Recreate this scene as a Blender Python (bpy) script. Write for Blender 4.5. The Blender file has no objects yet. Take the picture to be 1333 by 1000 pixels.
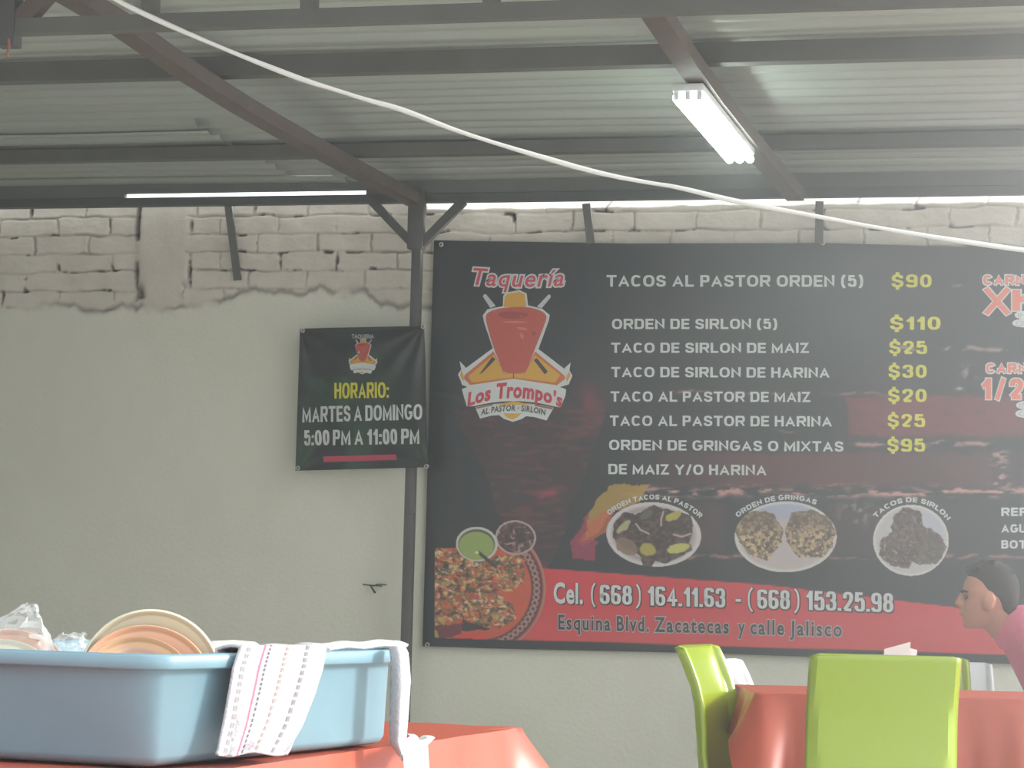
import bpy, bmesh, math, random
import numpy as np
from mathutils import Vector, Matrix
random.seed(7); rng = np.random.default_rng(7)
SC = bpy.context.scene; COL = SC.collection
PI = math.pi

# ------------------------------------------------------------------ camera
F, YAW, PIT, ROL, EYE = 3250.0, 0.24, 0.0845, 0.025, 1.0      # focal length for a 1333 x 1000 frame
fw = Vector((-math.sin(YAW)*math.cos(PIT), math.cos(YAW)*math.cos(PIT), math.sin(PIT)))
r0 = Vector((math.cos(YAW), math.sin(YAW), 0)); u0 = r0.cross(fw)
cr = math.cos(ROL)*r0 + math.sin(ROL)*u0; cu = -math.sin(ROL)*r0 + math.cos(ROL)*u0
E0 = Vector((0, 0, EYE))
cd = bpy.data.cameras.new('camera'); cam = bpy.data.objects.new('camera', cd); COL.objects.link(cam)
cd.sensor_width = 36; cd.sensor_fit = 'HORIZONTAL'; cd.lens = F*36/1333; cd.clip_start = 0.05; cd.clip_end = 200
m = Matrix.Identity(4)
for i in range(3):
    m[i][0], m[i][1], m[i][2], m[i][3] = cr[i], cu[i], -fw[i], E0[i]
cam.matrix_world = m; SC.camera = cam

# ------------------------------------------------------------------ world, sun, exposure
W = bpy.data.worlds.new('world'); SC.world = W; W.use_nodes = True
bg = W.node_tree.nodes['Background']; bg.inputs[0].default_value = (0.90, 0.95, 1.0, 1); bg.inputs[1].default_value = 1.2
sd = bpy.data.lights.new('sun', 'SUN'); sd.energy = 4.2; sd.angle = math.radians(14); sd.color = (1, .97, .92)
sun = bpy.data.objects.new('sun', sd); COL.objects.link(sun)
sun.rotation_euler = Vector((-0.88, -0.34, -0.36)).to_track_quat('-Z', 'Y').to_euler()
SC.view_settings.view_transform = 'Standard'; SC.view_settings.look = 'None'
SC.view_settings.exposure = 0.92; SC.view_settings.gamma = 1.0; SC.view_settings.use_curve_mapping = False
SC.cycles.use_denoising = True; SC.cycles.max_bounces = 8; SC.cycles.transparent_max_bounces = 12

# ------------------------------------------------------------------ measuring: a pixel of the photo to a point of the place
def ray(x, y): x = float(x); y = float(y); return fw + (x-666.5)/F*cr - (y-500)/F*cu
def on_y(x, y, Y): d = ray(x, y); return E0 + d*(Y/d.y)
def on_z(x, y, Z): d = ray(x, y); return E0 + d*((Z-EYE)/d.z)
def deep(x, y, D): return E0 + ray(x, y)*D
def on_plane(x, y, P, n): d = ray(x, y); return E0 + d*((P-E0).dot(n)/d.dot(n))
def to_px(P):                                   # numpy (N,3) to pixels
    P = np.asarray(P, float) - np.array(E0); z = P @ np.array(fw)
    return 666.5 + F*(P @ np.array(cr))/z, 500 - F*(P @ np.array(cu))/z
def ab(a, b, z=0.0): return Vector((a*math.cos(YAW) - b*math.sin(YAW), a*math.sin(YAW) + b*math.cos(YAW), z))   # to the right / straight ahead

# ------------------------------------------------------------------ noise
def vnoise(x, y, seed=0):
    x = np.asarray(x, float); y = np.asarray(y, float)
    xi = np.floor(x).astype(np.int64); yi = np.floor(y).astype(np.int64); fx = x-xi; fy = y-yi
    fx = fx*fx*(3-2*fx); fy = fy*fy*(3-2*fy)
    def h(a, b):
        n = (a*374761393 + b*668265263 + seed*974634777) & 0x7fffffff
        n = ((n ^ (n >> 13))*1274126177) & 0x7fffffff
        return ((n ^ (n >> 16)) & 0xffff)/65535.0
    return (h(xi, yi)*(1-fx) + h(xi+1, yi)*fx)*(1-fy) + (h(xi, yi+1)*(1-fx) + h(xi+1, yi+1)*fx)*fy
def fbm(x, y, seed=0, o=4):
    s = 0; a = .5; t = 0
    for k in range(o): s = s + a*vnoise(x*2**k, y*2**k, seed+k); t += a; a *= .5
    return s/t
def sst(a, b, x): t = np.clip((x-a)/(b-a), 0, 1); return t*t*(3-2*t)
def lin(c):
    c = np.asarray(c, float)/255.0
    return np.where(c <= .04045, c/12.92, ((np.maximum(c, 0)+.055)/1.055)**2.4)

# ------------------------------------------------------------------ materials (all procedural)
def mat(name, rgb, rough=.6, metal=0, spec=.5, var=0.0, vscale=6, bump=0, bscale=40, coat=0, trans=0, sub=0, stretch=None):
    M = bpy.data.materials.new(name); M.use_nodes = True; N = M.node_tree.nodes; L = M.node_tree.links
    b = N['Principled BSDF']; c = lin(rgb)
    b.inputs['Base Color'].default_value = (*c, 1); b.inputs['Roughness'].default_value = rough
    b.inputs['Metallic'].default_value = metal; b.inputs['Specular IOR Level'].default_value = spec
    b.inputs['Coat Weight'].default_value = coat; b.inputs['Transmission Weight'].default_value = trans
    if sub: b.inputs['Subsurface Weight'].default_value = sub; b.inputs['Subsurface Scale'].default_value = .01
    if var or bump:
        tc = N.new('ShaderNodeTexCoord'); mp = N.new('ShaderNodeMapping'); L.new(tc.outputs['Object'], mp.inputs[0])
        if stretch: mp.inputs['Scale'].default_value = stretch
    if var:
        n = N.new('ShaderNodeTexNoise'); n.inputs['Scale'].default_value = vscale; n.inputs['Detail'].default_value = 6
        L.new(mp.outputs[0], n.inputs[0]); r = N.new('ShaderNodeValToRGB')
        r.color_ramp.elements[0].position = .3; r.color_ramp.elements[1].position = .72
        r.color_ramp.elements[0].color = (*(c*(1-var)), 1); r.color_ramp.elements[1].color = (*np.minimum(c*(1+var), 1), 1)
        L.new(n.outputs['Fac'], r.inputs[0]); L.new(r.outputs[0], b.inputs['Base Color'])
    if bump:
        n = N.new('ShaderNodeTexNoise'); n.inputs['Scale'].default_value = bscale; n.inputs['Detail'].default_value = 5
        L.new(mp.outputs[0], n.inputs[0]); bp = N.new('ShaderNodeBump'); bp.inputs['Strength'].default_value = bump; bp.inputs['Distance'].default_value = .02
        L.new(n.outputs['Fac'], bp.inputs['Height']); L.new(bp.outputs[0], b.inputs['Normal'])
    return M
def mat_attr(name, rough=.5, spec=.5, bump=0, bscale=3, tint=None):
    M = mat(name, (128, 128, 128), rough, spec=spec, bump=bump, bscale=bscale)
    N = M.node_tree.nodes; L = M.node_tree.links
    a = N.new('ShaderNodeAttribute'); a.attribute_name = 'col'; L.new(a.outputs['Color'], N['Principled BSDF'].inputs['Base Color'])
    return M
def mat_emit(name, rgb, s):
    M = mat(name, rgb); b = M.node_tree.nodes['Principled BSDF']
    b.inputs['Emission Color'].default_value = (*lin(rgb), 1); b.inputs['Emission Strength'].default_value = s
    return M

# ------------------------------------------------------------------ mesh helpers
class MB:
    def __init__(s): s.v = []; s.f = []
    def add(s, vs, fs):
        o = len(s.v); s.v += [tuple(v) for v in vs]; s.f += [tuple(i+o for i in f) for f in fs]; return s
    def box(s, lo, hi, bev=0):
        x0, y0, z0 = lo; x1, y1, z1 = hi
        if bev <= 0:
            return s.add([(x0,y0,z0),(x1,y0,z0),(x1,y1,z0),(x0,y1,z0),(x0,y0,z1),(x1,y0,z1),(x1,y1,z1),(x0,y1,z1)],
                         [(3,2,1,0),(4,5,6,7),(0,1,5,4),(1,2,6,5),(2,3,7,6),(3,0,4,7)])
        bm = bmesh.new(); bmesh.ops.create_cube(bm, size=1)
        for v in bm.verts: v.co = Vector(((x0+x1)/2+v.co.x*(x1-x0), (y0+y1)/2+v.co.y*(y1-y0), (z0+z1)/2+v.co.z*(z1-z0)))
        bmesh.ops.bevel(bm, geom=bm.edges[:], offset=bev, segments=2, affect='EDGES', profile=.5)
        bm.verts.index_update(); s.add([v.co for v in bm.verts], [[v.index for v in f.verts] for f in bm.faces]); bm.free(); return s
    def bar(s, a, b, w, h, up=(0,0,1)):
        a = Vector(a); b = Vector(b); d = (b-a).normalized(); up = Vector(up)
        x = d.cross(up); x = x.normalized() if x.length > 1e-4 else Vector((1,0,0)); z = x.cross(d)
        q = [x*w/2*i+z*h/2*j for i, j in ((-1,-1),(1,-1),(1,1),(-1,1))]
        return s.add([a+k for k in q]+[b+k for k in q], [(3,2,1,0),(4,5,6,7),(0,1,5,4),(1,2,6,5),(2,3,7,6),(3,0,4,7)])
    def tube(s, pts, r, n=10, caps=True):
        pts = [Vector(p) for p in pts]; rs = r if hasattr(r, '__len__') else [r]*len(pts); o = len(s.v); prev = None
        for i, p in enumerate(pts):
            t = (pts[min(i+1, len(pts)-1)]-pts[max(i-1, 0)]).normalized()
            if prev is None: prev = t.orthogonal().normalized()
            x = (prev - t*prev.dot(t)).normalized(); prev = x; y = t.cross(x)
            for k in range(n): s.v.append(tuple(p+(x*math.cos(2*PI*k/n)+y*math.sin(2*PI*k/n))*rs[i]))
        for i in range(len(pts)-1):
            for k in range(n): s.f.append((o+i*n+k, o+i*n+(k+1)%n, o+(i+1)*n+(k+1)%n, o+(i+1)*n+k))
        if caps: s.f.append(tuple(o+k for k in range(n))[::-1]); s.f.append(tuple(o+(len(pts)-1)*n+k for k in range(n)))
        return s
    def lathe(s, prof, n=48, M=None):
        M = M or Matrix.Identity(4); o = len(s.v)
        for r, z in prof:
            for k in range(n): s.v.append(tuple(M @ Vector((r*math.cos(2*PI*k/n), r*math.sin(2*PI*k/n), z))))
        for i in range(len(prof)-1):
            for k in range(n): s.f.append((o+i*n+k, o+i*n+(k+1)%n, o+(i+1)*n+(k+1)%n, o+(i+1)*n+k))
        return s
    def grid(s, fn, nu, nv):
        o = len(s.v)
        for j in range(nv+1):
            for i in range(nu+1): s.v.append(tuple(fn(i/nu, j/nv)))
        for j in range(nv):
            for i in range(nu): a = o+j*(nu+1)+i; s.f.append((a, a+1, a+nu+2, a+nu+1))
        return s
    def ball(s, c, rad, n=20, M=None):
        c = Vector(c); rad = rad if hasattr(rad, '__len__') else (rad,)*3; o = len(s.v); h = n//2
        for j in range(h+1):
            for k in range(n):
                v = Vector((rad[0]*math.sin(PI*j/h)*math.cos(2*PI*k/n), rad[1]*math.sin(PI*j/h)*math.sin(2*PI*k/n), rad[2]*math.cos(PI*j/h)))
                s.v.append(tuple(c+(M @ v if M else v)))
        for j in range(h):
            for k in range(n): s.f.append((o+j*n+k, o+(j+1)*n+k, o+(j+1)*n+(k+1)%n, o+j*n+(k+1)%n))
        return s
    def build(s, name, M, parent=None, smooth=True, solid=0, sub=0, ang=40, col=None):
        me = bpy.data.meshes.new(name); me.from_pydata(s.v, [], s.f)
        bm = bmesh.new(); bm.from_mesh(me); bmesh.ops.remove_doubles(bm, verts=bm.verts, dist=1e-5) if col is None else None
        bmesh.ops.recalc_face_normals(bm, faces=bm.faces); bm.to_mesh(me); bm.free()
        o = bpy.data.objects.new(name, me); COL.objects.link(o); me.materials.append(M)
        if col is not None: set_col(me, col)
        if smooth:
            me.polygons.foreach_set('use_smooth', [True]*len(me.polygons))
            try: me.set_sharp_from_angle(angle=math.radians(ang))
            except Exception: pass
        if parent: o.parent = parent; o.matrix_parent_inverse = Matrix.Identity(4)
        if solid: md = o.modifiers.new('thick', 'SOLIDIFY'); md.thickness = solid; md.offset = 0
        if sub: md = o.modifiers.new('sub', 'SUBSURF'); md.levels = sub; md.render_levels = sub
        return o
def set_col(me, rgb):
    a = me.attributes.new('col', 'FLOAT_COLOR', 'POINT'); c = np.ones((len(rgb), 4), np.float32); c[:, :3] = lin(rgb)
    a.data.foreach_set('color', c.ravel())
def np_mesh(name, V, Fq, M, parent=None, rgb=None, smooth=True):       # big quad meshes from arrays
    me = bpy.data.meshes.new(name); n = len(Fq); k = Fq.shape[1]
    me.vertices.add(len(V)); me.vertices.foreach_set('co', np.asarray(V, np.float32).ravel())
    me.loops.add(n*k); me.loops.foreach_set('vertex_index', Fq.astype(np.int32).ravel())
    me.polygons.add(n); me.polygons.foreach_set('loop_start', np.arange(0, n*k, k, dtype=np.int32))
    me.polygons.foreach_set('use_smooth', np.ones(n, bool)); me.materials.append(M)
    me.update(calc_edges=True); me.validate()
    if rgb is not None: set_col(me, rgb)
    o = bpy.data.objects.new(name, me); COL.objects.link(o)
    if parent: o.parent = parent
    return o
def tag(o, label=None, cat=None, group=None, kind=None):
    for k, v in (('label', label), ('category', cat), ('group', group), ('kind', kind)):
        if v: o[k] = v
    return o
def empty(name, label, cat, loc=(0,0,0), rz=0, group=None):
    o = bpy.data.objects.new(name, None); COL.objects.link(o); o.empty_display_size = .1
    o.location = loc; o.rotation_euler = (0, 0, rz); return tag(o, label, cat, group)
def copy_tree(o, parent=None):
    c = o.copy(); COL.objects.link(c)
    if parent: c.parent = parent
    for ch in list(o.children): copy_tree(ch, c)
    return c
def evaluated(o, name, M, parent=None):                               # bake modifiers into a plain mesh
    bpy.context.view_layer.update()
    dg = bpy.context.evaluated_depsgraph_get(); me = bpy.data.meshes.new_from_object(o.evaluated_get(dg))
    old = o.data; bpy.data.objects.remove(o); bpy.data.meshes.remove(old)
    n = bpy.data.objects.new(name, me); COL.objects.link(n); me.materials.clear(); me.materials.append(M); me.name = name
    me.polygons.foreach_set('use_smooth', [True]*len(me.polygons))
    if parent: n.parent = parent
    return n
def fuse(mb, name, M, vox=.008, it=6, parent=None, fac=.5):
    o = mb.build('tmp', M, smooth=False)
    md = o.modifiers.new('r', 'REMESH'); md.mode = 'VOXEL'; md.voxel_size = vox; md.use_smooth_shade = True
    if it: md = o.modifiers.new('s', 'SMOOTH'); md.iterations = it; md.factor = fac
    return evaluated(o, name, M, parent)
GLARE = .010
# ------------------------------------------------------------------ palette
M_PLASTER = None
M_STEEL = mat('primer_steel', (92, 80, 74), .65, var=.18, vscale=9)
M_GREYST = mat('grey_steel', (92, 92, 88), .6, var=.12, vscale=7)
M_ROOF = mat('galvanised_sheet', (168, 174, 167), .5, metal=.35, var=.08, vscale=2.5, stretch=(.35, 6, 1))
M_FLOOR = mat('concrete', (206, 203, 193), .85, var=.12, vscale=3, bump=.2, bscale=30)
M_SIDE = mat('side_wall_render', (120, 118, 110), .9, var=.08, vscale=3)
M_CABLE = mat('white_pvc', (196, 196, 192), .45)
M_EYELET = mat('eyelet_metal', (190, 190, 186), .35, metal=.7)
M_GREEN = mat('lime_plastic', (146, 168, 36), .24, spec=.6, coat=.4)
M_WHITEP = mat('white_plastic', (214, 217, 216), .45)
M_TUB = mat('grey_blue_plastic', (112, 143, 155), .42, var=.05, vscale=12)
M_ORANGE = mat('orange_vinyl', (176, 78, 55), .42, spec=.45, var=.05, vscale=14)
M_TABLE = mat('table_board', (196, 190, 178), .6)
M_LEG = mat('table_leg_metal', (90, 90, 92), .45, metal=.6)
M_CREAM = mat('cream_melamine', (200, 192, 166), .3)
M_PEACH = mat('peach_melamine', (206, 158, 128), .3)
M_TAN = mat('tan_melamine', (196, 160, 124), .3)
M_PINK = mat('pale_pink_melamine', (212, 178, 160), .3)
M_FOAM = mat('white_foam', (226, 224, 212), .6)
M_PAPER = mat('white_paper', (236, 234, 228), .8)
M_RUST = mat('rusty_wire', (70, 60, 55), .8)
M_BLACKST = mat('dark_post_paint', (78, 78, 76), .6, var=.12, vscale=10)

# ------------------------------------------------------------------ setting
YW = 10.2
fl = MB().box((-12, -8, -.1), (14, 16, 0)).build('floor', M_FLOOR, smooth=False); tag(fl, kind='structure')
wl = MB().box((-5.7, -3, 0), (-5.5, YW+.15, 3.0)).build('blocker_wall_left', M_SIDE, smooth=False); tag(wl, kind='structure')  # unseen wall, added to block the sky and darken the left side

# back wall: whitewashed bricks above, plaster below, one relief surface
def wall_relief(X, Z):
    ch, bl = .0808, .262
    X0, Z0 = X, Z
    X = X+.05*(fbm(X0*5, Z0*6, 201)-.5)+.02*(fbm(X0*18, Z0*18, 202)-.5); Z = Z+.030*(fbm(X0*4, Z0*5, 203)-.5)+.014*(fbm(X0*15, Z0*15, 204)-.5)
    zt = 2.70 - Z + .012*(fbm(X*1.3, Z*0+3, 5)-.5)
    row = np.floor(zt/ch); fz = zt/ch-row
    off = np.where(row % 2 == 0, 0, .5) + .25*(vnoise(row*1.7, row*0+.3, 9)-.5)
    u = X/bl+off; col = np.floor(u); fx = u-col
    wob = .5*(fbm(X*9, Z*9, 2)-.5)
    dz = np.minimum(fz, 1-fz)*ch; dx = np.minimum(fx, 1-fx)*bl
    jz = 1-sst(.001, .009, dz+wob*.016); jx = 1-sst(.001, .010, dx+wob*.016)
    amt_h = sst(.34, .70, fbm(X*2.1+7, row*3.3, 21)); amt_v = sst(.36, .62, vnoise(col*1.31+.5, row*2.17+.5, 33))
    j = np.maximum(jz*(.25+.75*amt_h), jx*amt_v)
    X, Z = X0, Z0
    bed = (vnoise(col+.5, row+.5, 44)-.5)*.008
    pit = sst(.62, .74, fbm(X*15, Z*15, 61))*np.maximum(np.maximum(jz*.8, jx), np.exp(-((dz/.012)**2+(dx/.016)**2)))
    pil = sst(-4.225, -4.19, X)*(1-sst(-3.99, -3.955, X))           # smoothed pillar
    crack = np.exp(-((X+4.205+.012*fbm(Z*20, Z*0, 3))/.011)**2)*sst(.38, .62, fbm(Z*9, X*0, 71)) + np.exp(-((X+3.962)/.007)**2)*sst(.45, .6, fbm(Z*8, X*0, 72))
    crack = crack*sst(2.28, 2.4, Z)
    h = (bed + .010*(fbm(X*10, Z*14, 62)-.5) - .009*j - .016*pit)*(1-pil) + .004*pil - .022*np.clip(crack, 0, 1)
    lim = 2.215 + .05*(fbm(X*2.2, X*0+1.5, 81)-.5) + .035*(fbm(X*11, X*0+.5, 82)-.5)*2 + .06*sst(-4.0, -3.6, X)*(1-sst(-3.3, -3.0, X))
    pl = 1-sst(-.035, .025, Z-lim+.03*(fbm(X*16, Z*16, 83)-.5))
    fade = sst(.0, .10, Z-lim)*.75+.25
    h = h*fade*(1-pl) + pl*(.003+.004*fbm(X*3, Z*3, 91))
    lip = np.exp(-((Z-lim-.012+.02*(fbm(X*20, Z*20, 84)-.5))/.012)**2)*sst(.46, .66, fbm(X*4, Z*0, 95))
    h = h - .008*lip
    deep_ = np.exp(-(((X+4.19)/.02)**2+((Z-2.27)/.045)**2)) + np.exp(-(((X+3.99)/.016)**2+((Z-2.30)/.03)**2))*.7
    h = h - .02*deep_*sst(.4, .6, fbm(X*22, Z*18, 97))
    top = sst(-2.95, -2.86, X); h = h - top*2.6*np.maximum(Z-2.638+.012*(fbm(X*9, X*0, 99)-.5), 0); dirt_k = 1-.6*top*(Z > 2.635)
    dirt = np.clip((.42*j*sst(.25, .7, fbm(X*9, Z*9, 63)) + .9*pit)*(1-pil)*fade*(1-pl) + .9*np.clip(crack, 0, 1) + .35*lip + .9*deep_*sst(.4, .6, fbm(X*22, Z*18, 97)), 0, 1)
    return h, dirt*dirt_k, pl
nx, nz = 1300, 150
xs = np.linspace(-5.5, 1.6, nx); zs = np.concatenate([np.linspace(0, 2.10, 26)[:-1], np.linspace(2.10, 2.69, nz)])
XX, ZZ = np.meshgrid(xs, zs); H, D, PL = wall_relief(XX, ZZ)
V = np.stack([XX, YW-H, ZZ], -1).reshape(-1, 3)
n2 = len(zs); idx = np.arange(n2*nx).reshape(n2, nx)
FQ = np.stack([idx[:-1, :-1], idx[:-1, 1:], idx[1:, 1:], idx[1:, :-1]], -1).reshape(-1, 4)
mo = fbm(XX*1.2, ZZ*1.2, 11)[..., None]; fi = fbm(XX*14, ZZ*10, 12)[..., None]
brick = np.array([212, 205, 192])+(mo-.5)*26+(fi-.5)*22; plast = np.array([220, 219, 204])+(mo-.5)*np.array([14, 12, 16])+(fi-.5)*6
c = brick*(1-PL[..., None])+plast*PL[..., None]
c = c*(1-D[..., None]) + np.array([66, 62, 56])*D[..., None]
M_PLASTER = mat_attr('whitewashed_masonry', .9, .2, bump=.12, bscale=60)
wb = np_mesh('wall_back', V, FQ, M_PLASTER, rgb=c.reshape(-1, 3)); tag(wb, kind='structure')
wt = MB().box((-5.5, YW+.03, 0), (1.6, YW+.15, 2.64)).build('wall_back_core', M_SIDE, wb, smooth=False); wt['kind'] = 'structure'
# wall top course: uneven bricks catching the daylight that falls behind the roof edge
mb = MB(); x = -5.4
while x < -3.0:
    w = random.uniform(.10, .27); h = random.uniform(.0, .014)
    mb.box((x, YW+.012, 2.672), (x+w-.008, YW+.13, 2.690+h), .004); x += w
ct = mb.build('brick_coping', mat('bare_whitewash', (206, 202, 192), .9, var=.15, vscale=20, bump=.3, bscale=60), wb); ct['kind'] = 'structure'

# roof sheets: corrugation runs along the wall
roof = bpy.data.objects.new('ceiling', None); COL.objects.link(roof); tag(roof, kind='structure')
def sheet(y0, y1, x0, x1, z0, per=.1325, amp=.014):
    n = int((y1-y0)/per*10); ys = np.linspace(y0, y1, n); xs_ = np.linspace(x0, x1, 40)
    X, Y = np.meshgrid(xs_, ys); ph = 2*PI*Y/per
    Z = z0 + amp*np.tanh(1.8*np.sin(ph))/np.tanh(1.8) + .004*np.sin(X*1.9+Y*.7)*np.sin(Y*3.1+X*.4) + .003*(fbm(X*.8, Y*5, 5)-.5)
    idx = np.arange(X.size).reshape(X.shape)
    FQ = np.stack([idx[:-1, :-1], idx[:-1, 1:], idx[1:, 1:], idx[1:, :-1]], -1).reshape(-1, 4)
    o = np_mesh('roof_sheet', np.stack([X, Y, Z], -1).reshape(-1, 3), FQ, M_ROOF, roof); o['kind'] = 'structure'
    md = o.modifiers.new('t', 'SOLIDIFY'); md.thickness = .0015; return o
XR = -.08
sheet(9.93, 10.10, -5.5, -3.2, 2.752); sheet(9.86, 10.10, -3.22, XR, 2.756)
sheet(8.95, 9.99, -5.5, -3.4, 2.764); sheet(8.78, 9.93, -3.42, XR, 2.762)
sheet(7.55, 9.02, -5.5, XR, 2.776); sheet(5.2, 7.62, -5.5, XR, 2.768); sheet(2.9, 5.26, -5.5, XR, 2.776)

def steel(name, a, b, w, h, label, M=M_GREYST, cat='steel beam', group=None, up=(0,0,1)):
    o = MB().bar(a, b, w, h, up).build(name, M, smooth=False); return tag(o, label, cat, group)
G = 'roof purlins'
steel('roof_purlin', (-5.5, 9.22, 2.716), (XR, 9.22, 2.716), .055, .05, 'grey steel purlin under the roof sheets, closest one to the brick wall', cat='roof beam')
steel('roof_purlin', (-5.5, 7.69, 2.718), (XR, 7.69, 2.718), .06, .066, 'grey steel purlin under the roof sheets, just behind the high end of the light tube', cat='roof beam')
wbm = steel('wall_beam', (-5.5, 10.07, 2.664), (XR, 10.07, 2.664), .045, .036, 'long dark steel tube running along the top of the brick wall', mat('dark_beam', (74, 78, 78), .55, var=.1), 'steel beam')
# closing strip between the beam and the roof edge, open for one stretch where daylight shows
for x0, x1 in ((-5.5, -4.22), (-3.12, XR)):
    o = MB().box((x0, 10.055, 2.684), (x1, 10.085, 2.748)).build('trim_1' if x0 < -5 else 'trim_2', mat('closing_strip', (98, 102, 98), .6, var=.1), smooth=False); tag(o, kind='structure')

o = MB().box((-4.22, 10.05, 2.704), (-3.12, 10.085, 2.748)).build('trim_3', mat('edge_strip', (98, 102, 98), .6, var=.1), smooth=False); tag(o, kind='structure')
def rafter(X, label, extra):
    pts = [(10.05, 2.655), (9.4, 2.643), (8.6, 2.634), (7.9, 2.633), (7.4, 2.642), (6.8, 2.668), (3.0, 2.672)]
    mb = MB(); w, h = .07, .05
    P = [Vector((X+extra*(10.05-y), y, z)) for y, z in pts]
    vs = []; fs = []
    for p in P: vs += [p+Vector((-w/2, 0, -h/2)), p+Vector((w/2, 0, -h/2)), p+Vector((w/2, 0, h/2)), p+Vector((-w/2, 0, h/2))]
    for i in range(len(P)-1):
        for k in range(4): fs.append((i*4+k, i*4+(k+1) % 4, i*4+4+(k+1) % 4, i*4+4+k))
    fs += [(0, 1, 2, 3), tuple(len(vs)-4+k for k in (3, 2, 1, 0))]
    o = mb.add(vs, fs).build('roof_rafter', M_STEEL, smooth=False); return tag(o, label, 'roof beam')
rafter(-2.90, 'brown primed steel rafter running from the top of the post toward the viewer', 0)
rafter(-1.29, 'brown primed steel rafter directly above the fluorescent light', 0)

# truss hanging near the viewer: chord with short uprights
tr = empty('roof_truss', 'grey steel truss chord with short uprights crossing the top edge of the view', 'truss', (-2, 6.2, 2.5))
def child(o, root):
    o.parent = root; o.matrix_parent_inverse = Matrix.Translation(-Vector(root.location)); return o
child(MB().bar((-5.45, 6.2, 2.513), (XR, 6.2, 2.513), .045, .042).build('bottom_chord', M_GREYST, smooth=False), tr)
for px in (196, 403, 640):
    x = on_y(px, 8, 6.2).x; child(MB().bar((x, 6.2, 2.52), (x, 6.2, 2.745), .04, .04, (0, 1, 0)).build('upright', M_GREYST, smooth=False), tr)
for x in (-.4, -.12): child(MB().bar((x, 6.2, 2.52), (x, 6.2, 2.745), .04, .04, (0, 1, 0)).build('upright', M_GREYST, smooth=False), tr)
x = on_y(12, 20, 6.2).x
child(MB().bar((x, 6.2, 2.46), (x, 6.2, 2.745), .055, .055, (0, 1, 0)).build('upright', M_BLACKST, smooth=False), tr)
child(MB().bar((x+.03, 6.2, 2.52), (x+.16, 6.2, 2.66), .05, .04, (0, 1, 0)).build('diagonal', M_STEEL, smooth=False), tr)
p0 = on_y(12, 30, 6.169); p0.z = 2.475; tag(MB().tube([p0, p0+Vector((.002, 0, -.02)), p0+Vector((-.002, 0, -.05))], .004, 6).build('ribbon', mat('faded_red_ribbon', (150, 92, 88), .8)), 'faded red ribbon end hanging below the truss upright', 'ribbon')

# post with two braces
post = empty('steel_post', 'dark square steel post with two short braces at its top, between the two banners', 'post', (-2.875, 10.02, 0))
child(MB().box((-2.896, 9.999, 0), (-2.855, 10.04, 2.655), .003).build('shaft', M_BLACKST), post)
child(MB().box((-2.915, 9.992, 2.44), (-2.848, 10.047, 2.69), .003).build('sleeve', M_BLACKST), post)
child(MB().bar((-3.085, 10.04, 2.648), (-2.885, 10.02, 2.452), .035, .035, (0, 1, 0)).build('brace', M_BLACKST, smooth=False), post)
child(MB().bar((-2.685, 10.04, 2.648), (-2.868, 10.02, 2.452), .035, .035, (0, 1, 0)).build('brace', M_BLACKST, smooth=False), post)
child(MB().box((-2.93, 9.965, 0), (-2.82, 10.075, .008), .002).build('base_plate', M_BLACKST), post)
for (xa, ya), (xb, yb_), lb in (((297, 265), (309.5, 365), 'slanted grey steel strap fixing the beam to the bare bricks, over the small banner'),
                     ((763, 265), (769, 317), 'short grey steel strap above the large banner, near its logo corner'),
                     ((1067, 262), (1066, 317), 'short grey steel strap above the middle of the large banner')):
    a = on_y(xa, ya, 10.11); b = on_y(xb, yb_, 10.18 if yb_ > 330 else 10.14)
    steel('wall_strap', a, b, .033, .012, lb, M_GREYST, 'metal strap', None, (0, 1, 0))

# stubs of wire in the plaster
a = on_y(470, 760, YW-.01)
tag(MB().tube([a+Vector((0, .02, 0)), a+Vector((.02, -.02, -.004)), a+Vector((.06, -.03, -.006)), a+Vector((.10, -.02, -.008))], .003, 6)
    .tube([a+Vector((.05, -.03, -.006)), a+Vector((.066, -.04, -.025)), a+Vector((.06, .02, -.04))], .004, 6)
    .tube([a+Vector((.06, -.03, -.01)), a+Vector((.085, -.03, .0)), a+Vector((.115, -.01, -.002))], .0025, 6).build('wire_stub', M_RUST), 'rusty twisted wire stub sticking out of the plaster wall', 'wire')
a = on_y(540, 669, 10.01)
tag(MB().tube([a+Vector((.004, 0, .0)), a+Vector((-.015, -.01, .0)), a+Vector((-.034, -.012, -.012))], [.003, .003, .0012], 6).tube([a+Vector((-.01, -.01, 0)), a+Vector((-.02, -.012, .012))], .002, 6).build('wire_twist', M_RUST), 'small dark twist of wire tied on the steel post', 'wire')

# white cable sagging across the view
cp = [(105, -28), (150, 0), (200, 24), (250, 46), (300, 67), (350, 87), (400, 106), (440, 118), (480, 131), (520, 141), (590, 169), (650, 188), (700, 203), (780, 226), (850, 239), (880, 243), (960, 263), (1060, 281), (1150, 298), (1250, 314), (1333, 326), (1420, 336)]
cq = [deep(x_, y_, 5.3+.5*x_/1333) for x_, y_ in cp]
cq = [cq[0]+Vector((-.25, -.1, .45)), cq[0]+Vector((-.12, -.04, .16))]+cq+[Vector((.45, 6.9, 2.08)), Vector((1.1, 8.6, 2.25)), Vector((1.5, 10.0, 2.55)), Vector((1.55, 10.19, 2.62))]
for _ in range(2): cq = [cq[0]]+[p for a_, b_ in zip(cq, cq[1:]) for p in (a_*.75+b_*.25, a_*.25+b_*.75)]+[cq[-1]]
tag(MB().tube(cq, [.0053+.0008*math.sin(i*.45) for i in range(len(cq))], 10).build('power_cable', M_CABLE), 'thin white cable sagging diagonally in front of the roof', 'cable')

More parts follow.
